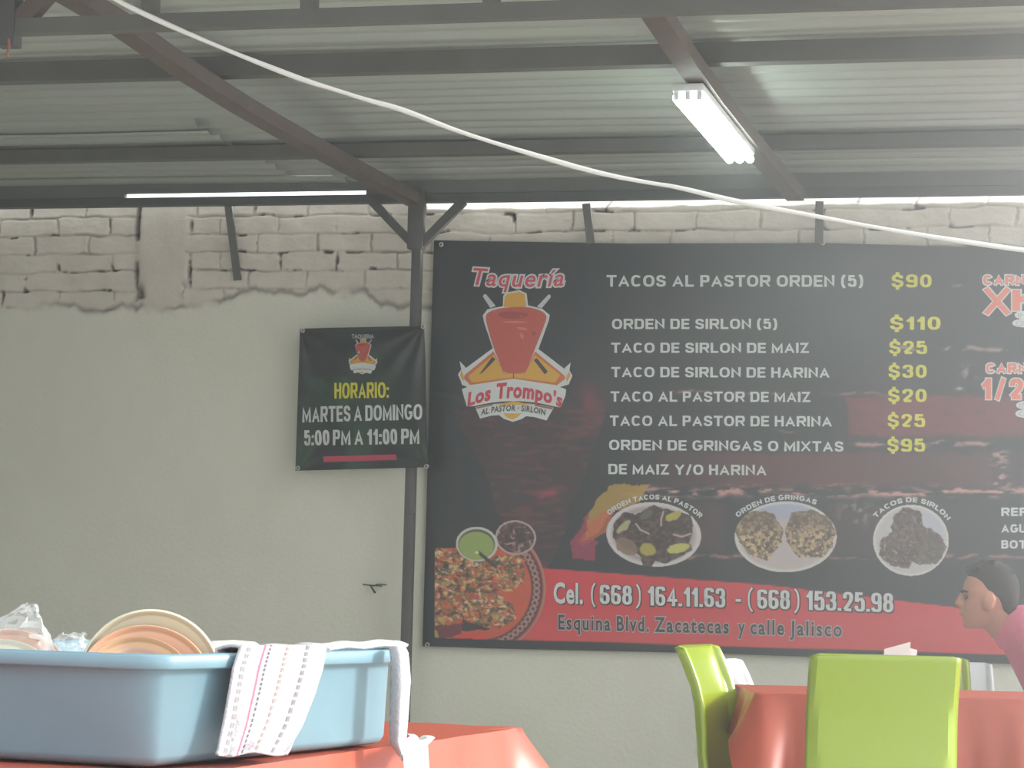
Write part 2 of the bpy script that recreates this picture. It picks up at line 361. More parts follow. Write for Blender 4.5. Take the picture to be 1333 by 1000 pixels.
# fluorescent fixture
lampx, ly0, ly1, lz = -1.318, 7.60, 8.72, 2.565
lamp = empty('fluorescent_light', 'lit white fluorescent tube fixture hanging under the rafter', 'light', (lampx, 8.09, lz))
child(MB().box((lampx-.05, ly0-.01, lz+.018), (lampx+.05, ly1+.01, lz+.042), .004).build('housing', M_WHITEP), lamp)
ME = mat_emit('lit_tube', (240, 255, 248), 16)
for k in (-1, 0, 1):
    x = lampx+k*.036
    t = child(MB().tube([(x, ly0+.012, lz), (x, ly1-.012, lz)], .0145, 14).build('tube', ME), lamp)
    for y in (ly0+.004, ly1-.004): child(MB().box((x-.008, y-.006, lz-.008), (x+.008, y+.006, lz+.02), .002).build('tube_holder', M_WHITEP), lamp)
child(MB().tube([(lampx, ly0, lz+.04), (lampx-.01, ly0-.03, lz+.075), (lampx-.015, ly0-.06, 2.70)], .004, 6).build('hanging_wire', M_GREYST), lamp)
child(MB().tube([(lampx, ly1-.1, lz+.04), (lampx, ly1-.1, 2.62)], .004, 6).build('hanging_wire', M_GREYST), lamp)

# veiling glare, imitated by a scattering volume
# thin volume added to pale the view, denser toward the open side (the box reaches past the walls, the roof and the viewer)
MH = bpy.data.materials.new('glare_volume'); MH.use_nodes = True; N = MH.node_tree.nodes; L = MH.node_tree.links; N.clear()
ou = N.new('ShaderNodeOutputMaterial'); vs_ = N.new('ShaderNodeVolumeScatter'); vs_.inputs['Color'].default_value = (.96, .98, .97, 1); vs_.inputs['Anisotropy'].default_value = .45
tc = N.new('ShaderNodeTexCoord'); dp = N.new('ShaderNodeVectorMath'); dp.operation = 'DOT_PRODUCT'; dp.inputs[1].default_value = (.941, .338, 0); L.new(tc.outputs['Object'], dp.inputs[0])
mr = N.new('ShaderNodeMapRange'); mr.interpolation_type = 'SMOOTHSTEP'; mr.inputs['From Min'].default_value = .80; mr.inputs['From Max'].default_value = 2.4; mr.inputs['To Min'].default_value = GLARE; mr.inputs['To Max'].default_value = GLARE+.052
L.new(dp.outputs['Value'], mr.inputs['Value']); L.new(mr.outputs[0], vs_.inputs['Density']); L.new(vs_.outputs[0], ou.inputs['Volume'])
o = MB().box((-7.0, -2.0, -.15), (7.0, 11.2, 3.3)).build('glare_haze', MH, smooth=False); tag(o, 'thin pale haze volume added as veiling glare over the eating area, denser toward the open side', 'haze', kind='stuff')
# ------------------------------------------------------------------ printed banners
YB = YW-.035
def wave(X, Z):
    return .0022*np.sin(X*5.3+Z*2.1+1)+.0016*np.sin(X*2.2-Z*6.1)+.0012*np.sin((X+Z)*9.0)
def big(px, py, lift):                        # a point printed on the large banner
    p = on_y(px, py, YB); return Vector((p.x, YB-float(wave(p.x, p.z))-lift, p.z))
TEXTS = {}
def glyphs(s, off, space=1.0, shear=0.0):
    k = (s, off, space, shear)
    if k not in TEXTS:
        c = bpy.data.curves.new('t', 'FONT'); c.body = s; c.size = 1; c.offset = off; c.space_character = space; c.resolution_u = 3; c.fill_mode = 'FRONT'; c.shear = shear
        o = bpy.data.objects.new('t', c); COL.objects.link(o); bpy.context.view_layer.update()
        me = bpy.data.meshes.new_from_object(o.evaluated_get(bpy.context.evaluated_depsgraph_get()))
        TEXTS[k] = (np.array([v.co[:2] for v in me.vertices]), [tuple(p.vertices) for p in me.polygons])
        bpy.data.objects.remove(o); bpy.data.curves.remove(c); bpy.data.meshes.remove(me)
    return TEXTS[k]
CAP = None
def put(mb, s, fn, place, lift, off=.02, space=1.0, shear=0.0, ref=None):
    """lay lettering: fn(u across 0..1, v up in cap heights) gives the print position"""
    global CAP
    if CAP is None: CAP = float(glyphs('H', 0)[0][:, 1].max())
    v, f = glyphs(s, off, space, shear); rv = v if ref is None else glyphs(s, ref, space, shear)[0]
    a, b = rv[:, 0].min(), rv[:, 0].max()
    mb.add([place(*fn((x-a)/(b-a), y/CAP), lift) for x, y in v], f)
def line(x0, x1, yb, cap, slope=0.0): return lambda u, v: (x0+u*(x1-x0), yb+u*(x1-x0)*slope-v*cap)
# block lettering drawn with broad strokes: each glyph is a few centre lines in a unit box
def cv(P, it=2):
    for _ in range(it):
        Q = [P[0]]
        for a, b in zip(P, P[1:]): Q += [(.75*a[0]+.25*b[0], .75*a[1]+.25*b[1]), (.25*a[0]+.75*b[0], .25*a[1]+.75*b[1])]
        P = Q+[P[-1]]
    return P
def se(a0, a1, cx=.5, cy=.5, rx=.5, ry=.5, n=28, p=2.5):
    r = []
    for i in range(n+1):
        t = math.radians(a0+(a1-a0)*i/n); c, s = math.cos(t), math.sin(t)
        r.append((cx+rx*abs(c)**(2/p)*(1 if c > 0 else -1), cy+ry*abs(s)**(2/p)*(1 if s > 0 else -1)))
    return r
_S = cv([(.96, .74), (.93, .93), (.5, 1.02), (.06, .95), (.02, .62), (.3, .54), (.7, .46), (1.0, .38), (.97, .05), (.5, -.02), (.06, .06), (.0, .27)])
_P = cv([(0, 1), (.5, 1), (.8, 1), (1.0, .96), (1.0, .5), (.8, .46), (.5, .46), (0, .46)])
_6 = [cv([(1.0, .82), (.97, 1.0), (.5, 1.0), (.03, 1.0), (0, .75), (0, .45), (0, .27)]), se(0, 360, .5, .27, .5, .27)]
GL = {'A': (1.0, [[(0, 0), (.5, 1), (1, 0)], [(.2, .27), (.8, .27)]]), 'B': (.86, [[(0, 0), (0, 1)], cv([(0, 1), (.55, 1), (.92, 1), (.96, .56), (.6, .53), (0, .53)]), cv([(0, .53), (.6, .53), (1, .5), (1, .03), (.6, 0), (0, 0)])]),
 'C': (.92, [se(38, 322)]), 'D': (.92, [[(0, 0), (0, 1)], cv([(0, 1), (.45, 1), (.95, .98), (1, .5), (.95, .02), (.45, 0), (0, 0)])]), 'E': (.78, [[(1, 1), (0, 1), (0, 0), (1, 0)], [(0, .51), (.9, .51)]]), 'F': (.74, [[(1, 1), (0, 1), (0, 0)], [(0, .48), (.88, .48)]]),
 'G': (.98, [se(40, 330), [(.55, .46), (1, .46), (1, .16)]]), 'H': (.9, [[(0, 0), (0, 1)], [(1, 0), (1, 1)], [(0, .52), (1, .52)]]), 'I': (.0, [[(.5, 0), (.5, 1)]]), 'K': (.95, [[(0, 0), (0, 1)], [(.04, .42), (.96, 1)], [(.36, .62), (1, 0)]]), 'L': (.76, [[(0, 1), (0, 0), (1, 0)]]),
 'M': (1.08, [[(0, 0), (0, 1), (.5, .12), (1, 1), (1, 0)]]), 'N': (.92, [[(0, 0), (0, 1), (1, 0), (1, 1)]]), 'O': (1.0, [se(0, 360)]), 'P': (.82, [[(0, 0), (0, 1)], _P]), 'R': (.92, [[(0, 0), (0, 1)], _P, [(.55, .46), (1.02, 0)]]), 'S': (.86, [_S]), 'T': (.88, [[(0, 1), (1, 1)], [(.5, 1), (.5, 0)]]),
 'U': (.9, [cv([(0, 1), (0, .6), (0, .2), (.1, 0), (.9, 0), (1, .2), (1, .6), (1, 1)])]), 'X': (.96, [[(0, 0), (1, 1)], [(0, 1), (1, 0)]]), 'Y': (.96, [[(0, 1), (.5, .45), (1, 1)], [(.5, .45), (.5, 0)]]), 'Z': (.86, [[(.02, 1), (1, 1), (0, 0), (1, 0)]]),
 '0': (.76, [se(0, 360)]), '1': (.42, [[(0, .74), (.42, .82), (.9, 1)], [(.95, 1), (.95, 0)]]), '2': (.76, [cv([(.02, .68), (.04, .95), (.5, 1.03), (.97, .95), (1, .62), (.6, .36), (.02, .02)]), [(0, 0), (1, 0)]]), '3': (.76, [cv([(.03, .74), (.05, .97), (.5, 1.02), (.96, .96), (.96, .56), (.42, .53)]), cv([(.42, .53), (1, .52), (1.02, .04), (.5, -.02), (.02, .03), (0, .28)])]),
 '4': (.82, [[(.72, 0), (.72, 1), (0, .26), (1, .26)]]), '5': (.76, [[(.94, 1), (.1, 1), (.05, .5)], cv([(.05, .5), (.3, .66), (.95, .66), (1.03, .3), (.95, -.01), (.5, -.02), (.04, .03), (0, .26)])]), '6': (.76, _6), '8': (.76, [se(0, 360, .5, .77, .43, .23), se(0, 360, .5, .27, .5, .27)]),
 '9': (.76, [[(1-x, 1-y) for x, y in l] for l in _6]), '$': (.80, [_S, [(.5, -.32), (.5, .02)], [(.5, .98), (.5, 1.32)]]), '(': (.22, [cv([(1, 1.14), (.2, .9), (0, .45), (.2, 0), (1, -.24)])]), ')': (.22, [cv([(0, 1.14), (.8, .9), (1, .45), (.8, 0), (0, -.24)])]), '/': (.34, [[(0, -.03), (1, 1.03)]]), '.': (.0, [[(.5, -.0), (.5, .012)]]), ':': (.0, [[(.5, .02), (.5, .03)], [(.5, .6), (.5, .61)]]), '-': (.42, [[(0, .38), (1, .38)]]), '|': (0, [[(.5, 0), (.5, 1)]])}
def ribbon(P, h, closed, ext):
    n = len(P); L = []; P = [Vector(p) for p in P]
    if not closed and ext:
        P[0] = P[0]-(P[1]-P[0]).normalized()*ext; P[-1] = P[-1]+(P[-1]-P[-2]).normalized()*ext
    for i in range(n):
        a = P[i]-P[i-1] if (i or closed) else P[1]-P[0]; b = P[(i+1) % n]-P[i] if (i < n-1 or closed) else a
        if a.length < 1e-7: a = b
        if b.length < 1e-7: b = a
        a = a.normalized(); b = b.normalized(); na = Vector((-a.y, a.x)); nb_ = Vector((-b.y, b.x)); m = na+nb_
        if m.length < 1e-4: m = na
        m.normalize(); k = min(1/max(m.dot(na), .2), 2.6); L.append((P[i]+m*h*k, P[i]-m*h*k))
    return L
def block(mb, s, fn, place, lift, sx=.25, sy=.19, sp=.14, grow=0.0, word=.42):
    x = 0; items = []
    for ch in s:
        if ch == ' ': x += word; continue
        w, strokes = GL[ch]; W_ = w+sx if w == 0 or ch in '()/' else max(w, sx*1.9); items.append((x, W_, w, strokes, ch)); x += W_+sp
    tot = x-sp; kx = sx/sy
    for x0, W_, w, strokes, ch in items:
        for st in strokes:
            closed = st[0] == st[-1] or math.hypot(st[0][0]-st[-1][0], st[0][1]-st[-1][1]) < 1e-6
            pts = [(((sx/2+u*(W_-sx)) if w else W_/2)/kx, sy/2+v*(1-sy)) for u, v in (st[:-1] if closed else st)]
            lo, hi = (-.5, 1.5) if ch in '$()/' else (-grow, 1+grow)
            R = ribbon(pts, sy/2+grow, closed, grow if ch in '$()023569GCS8' else sy/2+grow); m = len(R); o = len(mb.v)
            for p, q in R:
                for c in (p, q):
                    X = min(max(c.x*kx, -grow*1.0), W_+grow); mb.v.append(tuple(place(*fn((x0+X)/tot, min(max(c.y, lo), hi)), lift)))
            for i in range(m if closed else m-1): a = o+2*i; b = o+2*((i+1) % m); mb.f.append((a, a+1, b+1, b))
def arc(p1, p2, p3, cap):
    (ax, ay), (bx, by), (cx, cy) = p1, p2, p3
    d = 2*(ax*(by-cy)+bx*(cy-ay)+cx*(ay-by))
    ux = ((ax*ax+ay*ay)*(by-cy)+(bx*bx+by*by)*(cy-ay)+(cx*cx+cy*cy)*(ay-by))/d
    uy = ((ax*ax+ay*ay)*(cx-bx)+(bx*bx+by*by)*(ax-cx)+(cx*cx+cy*cy)*(bx-ax))/d
    R = math.hypot(ax-ux, ay-uy); t0 = math.atan2(ay-uy, ax-ux); t1 = math.atan2(cy-uy, cx-ux)
    return lambda u, v: (ux+(R+v*cap)*math.cos(t0+(t1-t0)*u), uy+(R+v*cap)*math.sin(t0+(t1-t0)*u))
def poly(mb, pts, place, lift): mb.add([place(x, y, lift) for x, y in pts], [tuple(range(len(pts)))])
def smooth_poly(pts, it=2):
    for _ in range(it):
        q = []
        for i in range(len(pts)):
            a, b = pts[i], pts[(i+1) % len(pts)]
            q += [(.75*a[0]+.25*b[0], .75*a[1]+.25*b[1]), (.25*a[0]+.75*b[0], .25*a[1]+.75*b[1])]
        pts = q
    return pts
def ell(cx, cy, a, b, n=40, ang=0): return [(cx+a*math.cos(t)*math.cos(ang)-b*math.sin(t)*math.sin(ang), cy+a*math.cos(t)*math.sin(ang)+b*math.sin(t)*math.cos(ang)) for t in (2*PI*k/n for k in range(n))]
def ink(name, rgb, rough=.42): return mat('ink_'+name, rgb, rough, spec=.5)
I_WHITE = ink('white', (206, 210, 208)); I_YEL = ink('yellow', (214, 208, 44)); I_RED = ink('red', (196, 44, 62)); I_PINK = ink('pink_red', (200, 62, 84))
I_SALM = ink('salmon', (226, 120, 92)); I_DARK = ink('dark', (44, 44, 46)); I_GOLD = ink('gold', (212, 160, 46)); I_ORG = ink('orange', (200, 104, 52)); I_STEEL = ink('silver', (190, 196, 198))
I_GREY = ink('grey', (176, 178, 178)); I_SHADOW = ink('letter_shadow', (70, 40, 42))
M_VINYL = mat_attr('printed_vinyl', .36, .5, bump=.3, bscale=3.2)
M_PRINT = mat_attr('printed_photo', .42, .5)
def inpoly(px, py, pts):
    r = np.zeros(px.shape, bool); n = len(pts)
    for i in range(n):
        (x0, y0), (x1, y1) = pts[i], pts[(i+1) % n]
        c = ((y0 > py) != (y1 > py)) & (px < (x1-x0)*(py-y0)/(y1-y0+1e-9)+x0); r ^= c
    return r
def mix(c, k, m): return c*(1-m[..., None])+np.asarray(k, float)*m[..., None]

def art(px, py):
    n1 = fbm(px/60, py/60, 1); n2 = fbm(px/14, py/5, 2); n3 = fbm(px/7, py/7, 3)
    c = np.zeros(px.shape+(3,))+np.array([21, 29, 31.]); c += ((n1-.5)*10)[..., None]
    wx = px+(fbm(px/20, py/20, 7)-.5)*14; wy = py+(fbm(px/18, py/18, 8)-.5)*9
    # brick rows lit red
    c = mix(c, (66, 34, 36), sst(800, 880, wx)*sst(584, 592, wy)*(1-sst(630, 640, wy))*(.35+.65*n1))
    c = mix(c, (96, 40, 42), sst(870, 1000, wx)*(1-sst(1110, 1150, wx))*sst(588, 594, wy)*(1-sst(628, 636, wy))*.8)
    c = mix(c, (88, 44, 46), sst(1120, 1130, wx)*(1-sst(1282, 1300, wx))*sst(586, 592, wy)*(1-sst(628, 640, wy))*.7)
    c = mix(c, (128, 38, 46), sst(1098, 1104, wx)*sst(512, 518, wy)*(1-sst(564, 572, wy))*(.6+.4*n2))
    c = mix(c, (62, 40, 38), sst(860, 905, wx)*(1-sst(935, 950, wx))*sst(652, 658, wy)*(1-sst(712, 722, wy))*.9)
    c = mix(c, (62, 44, 44), sst(1060, 1095, wx)*(1-sst(1180, 1330, wx))*sst(654, 660, wy)*(1-sst(714, 724, wy))*.7)
    c = mix(c, (58, 42, 42), sst(1100, 1140, wx)*(1-sst(1160, 1300, wx))*sst(455, 475, wy)*(1-sst(500, 512, wy))*.6)
    # mortar lines
    for y0, x0, x1, w, k, s in ((641, 800, 1500, 6.5, (196, 142, 132), 11), (725, 845, 1500, 2.6, (150, 100, 98), 12), (578, 1092, 1300, 3, (176, 132, 126), 13), (512, 850, 1190, 2, (130, 96, 94), 14),
                                (454, 1150, 1330, 3.0, (150, 128, 120), 15), (632, 1050, 1140, 2, (150, 100, 96), 16), (373, 1215, 1290, 1.8, (110, 108, 104), 17), (562, 990, 1050, 1.5, (120, 84, 82), 18)):
        yy = y0+(fbm(px/25, py*0+.5, s)-.5)*12
        m = np.exp(-((py-yy)/w)**2)*sst(x0, x0+25, px)*(1-sst(x1-25, x1, px))*sst(.38, .62, fbm(px/16, py/4, s+30))
        c = mix(c, k, np.clip(m*1.15, 0, 1))
    m = np.exp(-((wx-1302)/11)**2)*sst(582, 590, py)*(1-sst(632, 640, py))*sst(.45, .6, fbm(px/9, py/3.5, 41)); c = mix(c, (176, 140, 132), m)
    m = np.exp(-((wx-1262)/14)**2)*np.exp(-((wy-484)/12)**2)*sst(.45, .6, fbm(px/8, py/4, 42)); c = mix(c, (150, 130, 124), m)
    m = np.exp(-((wx-1112)/22)**2)*np.exp(-((wy-668)/16)**2)*sst(.52, .66, n3); c = mix(c, (150, 134, 130), m)
    m = np.exp(-((px-1249)/5)**2)*np.exp(-((py-506)/2.2)**2); c = mix(c, (190, 186, 182), m)
    # turning meat cone behind the emblem
    cone = inpoly(wx, wy, [(592, 535), (790, 520), (776, 575), (752, 640), (728, 700), (716, 742), (676, 742), (664, 700), (640, 640), (614, 580)]).astype(float)
    st = fbm(px/22, py/5, 51)
    c = mix(c, (64, 33, 34), cone*.75); c = mix(c, (100, 46, 50), cone*sst(.5, .72, st)*.7); c = mix(c, (30, 26, 26), cone*sst(.52, .7, fbm(px/30, py/9, 52))*.55)
    m = np.exp(-((wx-765)/24)**2)*np.exp(-((wy-520)/26)**2)*sst(.35, .6, n1+.1); c = mix(c, (118, 40, 50), m*.8)
    m = np.exp(-((wx-712)/14)**2)*np.exp(-((wy-643)/6)**2); c = mix(c, (150, 56, 66), m*.9)
    # flame
    fl_ = inpoly(wx, wy, [(790, 632), (845, 630), (832, 652), (796, 668), (776, 694), (758, 706), (766, 676)]).astype(float); c = mix(c, (176, 140, 48), fl_*.9)
    c = mix(c, (196, 96, 50), inpoly(wx, wy, [(772, 676), (800, 660), (790, 690), (760, 712), (750, 705)]).astype(float)*.8)
    c = mix(c, (168, 42, 72), inpoly(wx, wy, [(772, 664), (764, 690), (752, 704), (778, 706), (776, 730), (744, 726), (740, 704), (756, 688)]).astype(float)*.8)
    # dark far right: smoke and meat
    m = np.exp(-((wx-1300)/20)**2)*np.exp(-((wy-742)/10)**2); c = mix(c, (92, 96, 94), m*.5)
    # red footer band
    top = 740+(px-712)*.075+np.maximum(px-1000, 0)*.045-np.maximum(px-1260, 0)*.03; bot = 829.5+(px-566)*.031
    red = np.stack([206-14*sst(700, 900, px)*0+px*0, 44+18*sst(780, 820, py), 52+12*sst(780, 820, py)], -1)
    k = sst(-.7, .7, py-top)*(1-sst(-.7, .7, py-bot))*sst(566, 568, px); c = c*(1-k[..., None])+red*k[..., None]
    return np.clip(c, 0, 255)

nx, nz = 520, 300
tx = np.linspace(-2.846, .25, nx); tz = np.linspace(0, 1, nz)
TX, TZ = np.meshgrid(tx, tz)
ztop = np.interp(TX, [-2.846, -2.6, -2.0, -1.19, -.8, -.38, .25], [2.500, 2.494, 2.478, 2.473, 2.458, 2.444, 2.446]); zbot = .781+.003*np.sin(TX*3)
ZZ = zbot+(ztop-zbot)*TZ
V = np.stack([TX, YB-wave(TX, ZZ), ZZ], -1).reshape(-1, 3)
ppx, ppy = to_px(np.stack([TX, TX*0+YB, ZZ], -1).reshape(-1, 3)); C = art(ppx.reshape(TX.shape), ppy.reshape(TX.shape)).reshape(-1, 3)
idx = np.arange(nx*nz).reshape(nz, nx); FQ = np.stack([idx[:-1, :-1], idx[:-1, 1:], idx[1:, 1:], idx[1:, :-1]], -1).reshape(-1, 4)
banner = empty('menu_banner', 'large black printed menu banner with red footer band and prices, tied to the wall', 'banner', (-1.3, YB, .78))
def bchild(o, root=None):
    root = root or banner; o.parent = root
    if root is banner: o.matrix_parent_inverse = Matrix.Translation(-Vector(banner.location))
    return o
bchild(np_mesh('printed_sheet', V, FQ, M_VINYL, rgb=C))

def patch(name, x0, x1, y0, y1, step, mask, color, lift, root=None):
    gx = np.arange(x0, x1+step, step); gy = np.arange(y0, y1+step, step); PX, PY = np.meshgrid(gx, gy)
    c = color(PX, PY).reshape(-1, 3); pts = [big(a, b, lift) for a, b in zip(PX.ravel(), PY.ravel())]
    idx = np.arange(PX.size).reshape(PX.shape); FQ = np.stack([idx[:-1, :-1], idx[1:, :-1], idx[1:, 1:], idx[:-1, 1:]], -1).reshape(-1, 4)
    mk = mask(PX+step/2, PY+step/2)[:-1, :-1].ravel(); FQ = FQ[mk]
    us = np.unique(FQ); re = np.zeros(PX.size, int); re[us] = np.arange(len(us))
    return bchild(np_mesh(name, np.array(pts)[us], re[FQ], M_PRINT, rgb=c[us]), root)
def speckle(c, px, py, cols, s, seed, m, sx=1, sy=1):
    for i, (k, lo) in enumerate(cols): c = mix(c, k, m*sst(lo, lo+.05, vnoise(px/(s*sx)+i*3.1, py/(s*sy)+i*1.7, seed+i)))
    return c
def eln(px, py, cx, cy, a, b, ang=0):
    x = px-cx; y = py-cy; ca, sa = math.cos(ang), math.sin(ang); return np.sqrt(((x*ca+y*sa)/a)**2+((-x*sa+y*ca)/b)**2)
def inside(d, w=.06): return 1-sst(1-w, 1+w, d)
def ring(d, r, w): return np.exp(-((d-r)/w)**2)

def platter_col(px, py):
    jx = px+(fbm(px/8, py/8, 301)-.5)*5; jy = py+(fbm(px/8, py/8, 302)-.5)*5
    d = np.hypot(px-625, py-766)
    c = np.zeros(px.shape+(3,))+np.array([196, 80, 50.]); c += ((fbm(px/20, py/20, 310)-.5)*24)[..., None]
    c = mix(c, (96, 40, 38), sst(66, 68, d)*(1-sst(81, 83, d))); th = np.arctan2(py-766, px-625)
    k = (th/0.105); fr = k-np.floor(k)-.5; rr = np.hypot(fr*8.0, d-74); c = mix(c, (176, 150, 140), ring(rr, 3.4, 1.1)*sst(68, 69, d)*(1-sst(79, 81, d)))
    c = mix(c, (172, 124, 112), ring(d, 84.5, 1.6))
    food = inpoly(jx, jy, [(566, 714), (600, 716), (640, 726), (660, 722), (684, 726), (684, 752), (668, 770), (646, 772), (668, 788), (672, 806), (650, 820), (622, 814), (606, 803), (590, 812), (566, 816)]).astype(float)
    c = mix(c, (112, 84, 58), food)
    c = mix(c, (54, 46, 40), inpoly(jx, jy, [(566, 724), (592, 728), (604, 744), (566, 742)]).astype(float)*.9)
    for cx, cy, a, b, an in ((664, 745, 19, 27, .35), (628, 772, 30, 24, .5), (641, 800, 30, 20, .35), (588, 780, 16, 34, -.5), (580, 800, 26, 18, .1), (590, 724, 28, 9, .2), (620, 748, 30, 14, .5)):
        q = eln(jx, jy, cx, cy, a, b, an); c = mix(c, (206, 168, 106), inside(q)*food); c = mix(c, (138, 92, 56), inside(q*1.22)*food*.8)
    for i, (k, lo, s_, al) in enumerate((((70, 66, 48), .56, 9, .75), ((190, 66, 54), .58, 8, .8), ((206, 168, 104), .56, 10, .7), ((200, 104, 58), .58, 7, .7), ((96, 106, 60), .63, 7, .7), ((58, 50, 42), .60, 6, .7), ((222, 204, 172), .64, 5, .75), ((196, 74, 62), .64, 5, .7))):
        c = mix(c, k, food*sst(lo, lo+.07, fbm(jx/s_+i*5.3, jy/(s_*.7)+i*2.9, 320+i, 3))*al)
    c = c*(1+.25*(fbm(px/3, py/3, 345)-.5)*food)[..., None]
    c = mix(c, (110, 44, 52), inpoly(jx, jy, [(566, 815), (602, 812), (600, 831), (566, 831)]).astype(float))
    c = mix(c, (52, 46, 46), inpoly(jx, jy, [(603, 806), (620, 813), (640, 820), (600, 822)]).astype(float))
    c = mix(c, (206, 66, 50), inside(eln(px, py, 612, 833, 24, 9))); c = mix(c, (170, 150, 70), inpoly(px, py, [(564, 818), (570, 822), (572, 831), (564, 831)]).astype(float))
    # bowls of salsa
    q = eln(px, py, 671.4, 700, 26.5, 22.3, .1); c = mix(c, (176, 172, 170), inside(q, .03)); q2 = q*1.10
    s = np.zeros(px.shape+(3,))+np.array([80, 54, 52.]); s = speckle(s, px, py, [((120, 84, 78), .60), ((56, 38, 38), .60), ((156, 128, 120), .80)], 3.6, 360, np.ones(px.shape)); i2 = inside(q2, .04)[..., None]; c = c*(1-i2)+s*i2
    q = eln(px, py, 621, 708.5, 27.2, 22.6, .08); c = mix(c, (196, 198, 190), inside(q, .03)); c = mix(c, (72, 74, 66), inside(eln(px, py, 620.5, 709, 24, 19.8), .04)); c = mix(c, (146, 164, 86), inside(eln(px, py, 620.2, 710.5, 23, 18.2), .05))
    sp = np.abs((px-624)*.64-(py-720)*.77); c = mix(c, (62, 58, 54), (1-sst(1.6, 2.8, sp))*sst(622, 625, px)*(1-sst(645, 649, px))); c = mix(c, (210, 210, 170), inside(eln(px, py, 621, 719.5, 2.6, 1.8), .3))
    return np.clip(c, 0, 255)
def platter_mask(px, py):
    tray = (np.hypot(px-625, py-766) < 86) & (px > 566) & (py > 714) & (py < 830.3+(px-566)*.031)
    return tray | (eln(px, py, 671.4, 700, 26.8, 22.6, .1) < 1) | (eln(px, py, 621, 708.5, 27.5, 22.9, .08) < 1)
o = patch('platter_photo', 564, 714, 674, 835, 1.1, platter_mask, platter_col, .002); o['label'] = 'printed picture of tacos on an orange tray with salsa bowls'

def dish1(px, py):
    jx = px+(fbm(px/6, py/6, 401)-.5)*4; jy = py+(fbm(px/6, py/6, 402)-.5)*4
    q = eln(px, py, 851.2, 696, 62, 42, .06); c = np.zeros(px.shape+(3,))+np.array([186, 174, 172.]); c = mix(c, (206, 200, 198), ring(q, .95, .05)); c = mix(c, (150, 134, 132), ring(q, .80, .05)*.6)
    m = inpoly(jx, jy, [(799, 682), (812, 666), (826, 670), (850, 658), (872, 664), (900, 672), (902, 690), (897, 708), (902, 716), (880, 728), (866, 734), (852, 730), (848, 741), (838, 738), (832, 722), (812, 714), (798, 700)]).astype(float)
    c = mix(c, (66, 48, 44), m); c = speckle(c, px, py, [((92, 68, 60), .55), ((46, 36, 34), .58)], 4, 410, m)
    c = mix(c, (132, 108, 88), inside(eln(jx, jy, 816, 712, 16, 10, .5))*.9)
    for cx, cy, a, b, an, k in ((812, 686, 12, 4.5, -.72, (170, 164, 120)), (877, 672, 11, 5, -.45, (176, 164, 72)), (844, 716, 11, 8, .2, (170, 158, 62)), (883, 714, 15, 6, -.2, (190, 186, 96)), (842, 670, 9, 5, -.5, (92, 88, 78))):
        c = mix(c, k, inside(eln(jx, jy, cx, cy, a, b, an), .12))
    for pts in (((828, 682), (834, 690), (845, 695)), ((877, 696), (888, 699), (899, 695)), ((861, 684), (861, 676), (864, 666))):
        for (xa, ya), (xb, yb_) in zip(pts, pts[1:]):
            t = np.clip(((px-xa)*(xb-xa)+(py-ya)*(yb_-ya))/((xb-xa)**2+(yb_-ya)**2), 0, 1); c = mix(c, (186, 168, 158), 1-sst(.7, 1.6, np.hypot(px-xa-t*(xb-xa), py-ya-t*(yb_-ya))))
    return np.clip(c, 0, 255)
def dish2(px, py):
    jx = px+(fbm(px/6, py/6, 501)-.5)*4; jy = py+(fbm(px/6, py/6, 502)-.5)*4
    q = eln(px, py, 1022.9, 699, 66.3, 46.2); c = np.zeros(px.shape+(3,))+np.array([190, 178, 174.]); c = mix(c, (168, 172, 190), inside(eln(px, py, 1022, 660, 36, 16), .2)); c = mix(c, (206, 204, 198), ring(q, .96, .04))
    for pts in ([(957, 672), (982, 664), (1006, 668), (1020, 690), (1018, 706), (1004, 724), (998, 730), (975, 722), (962, 704), (957, 688)], [(1030, 668), (1058, 664), (1080, 674), (1088, 692), (1084, 712), (1070, 726), (1040, 727), (1026, 708), (1022, 692)]):
        m = inpoly(jx, jy, pts).astype(float); c = mix(c, (136, 112, 84), m)
        c = speckle(c, px, py, [((104, 84, 66), .52), ((178, 152, 112), .58), ((84, 66, 52), .66), ((196, 172, 132), .70)], 5, 510, m); c = speckle(c, px, py, [((74, 58, 46), .78), ((204, 184, 146), .80)], 2.4, 530, m)
        c = mix(c, (104, 86, 70), m*(1-sst(672, 700, py))*.6)
    return np.clip(c, 0, 255)
def dish3(px, py):
    jx = px+(fbm(px/7, py/7, 601)-.5)*6; jy = py+(fbm(px/7, py/7, 602)-.5)*6
    q = eln(px, py, 1185.9, 703.6, 49.2, 46.3); c = np.zeros(px.shape+(3,))+np.array([188, 184, 182.]); c = mix(c, (180, 182, 190), inside(eln(px, py, 1215, 680, 16, 20), .3)); c = mix(c, (206, 202, 196), ring(q, .97, .04))
    m = inpoly(jx, jy, [(1162, 672), (1176, 660), (1198, 665), (1202, 684), (1222, 694), (1232, 712), (1224, 730), (1206, 737), (1188, 732), (1182, 740), (1160, 736), (1143, 722), (1146, 704), (1160, 692)]).astype(float)
    c = mix(c, (98, 80, 72), m); c = speckle(c, px, py, [((80, 66, 60), .52), ((120, 100, 90), .62), ((66, 56, 50), .66)], 3.6, 610, m); c = speckle(c, px, py, [((168, 154, 142), .86)], 2.6, 620, m)
    c = mix(c, (84, 82, 68), m*inside(eln(px, py, 1212, 714, 18, 16), .4)*.5)
    return np.clip(c, 0, 255)
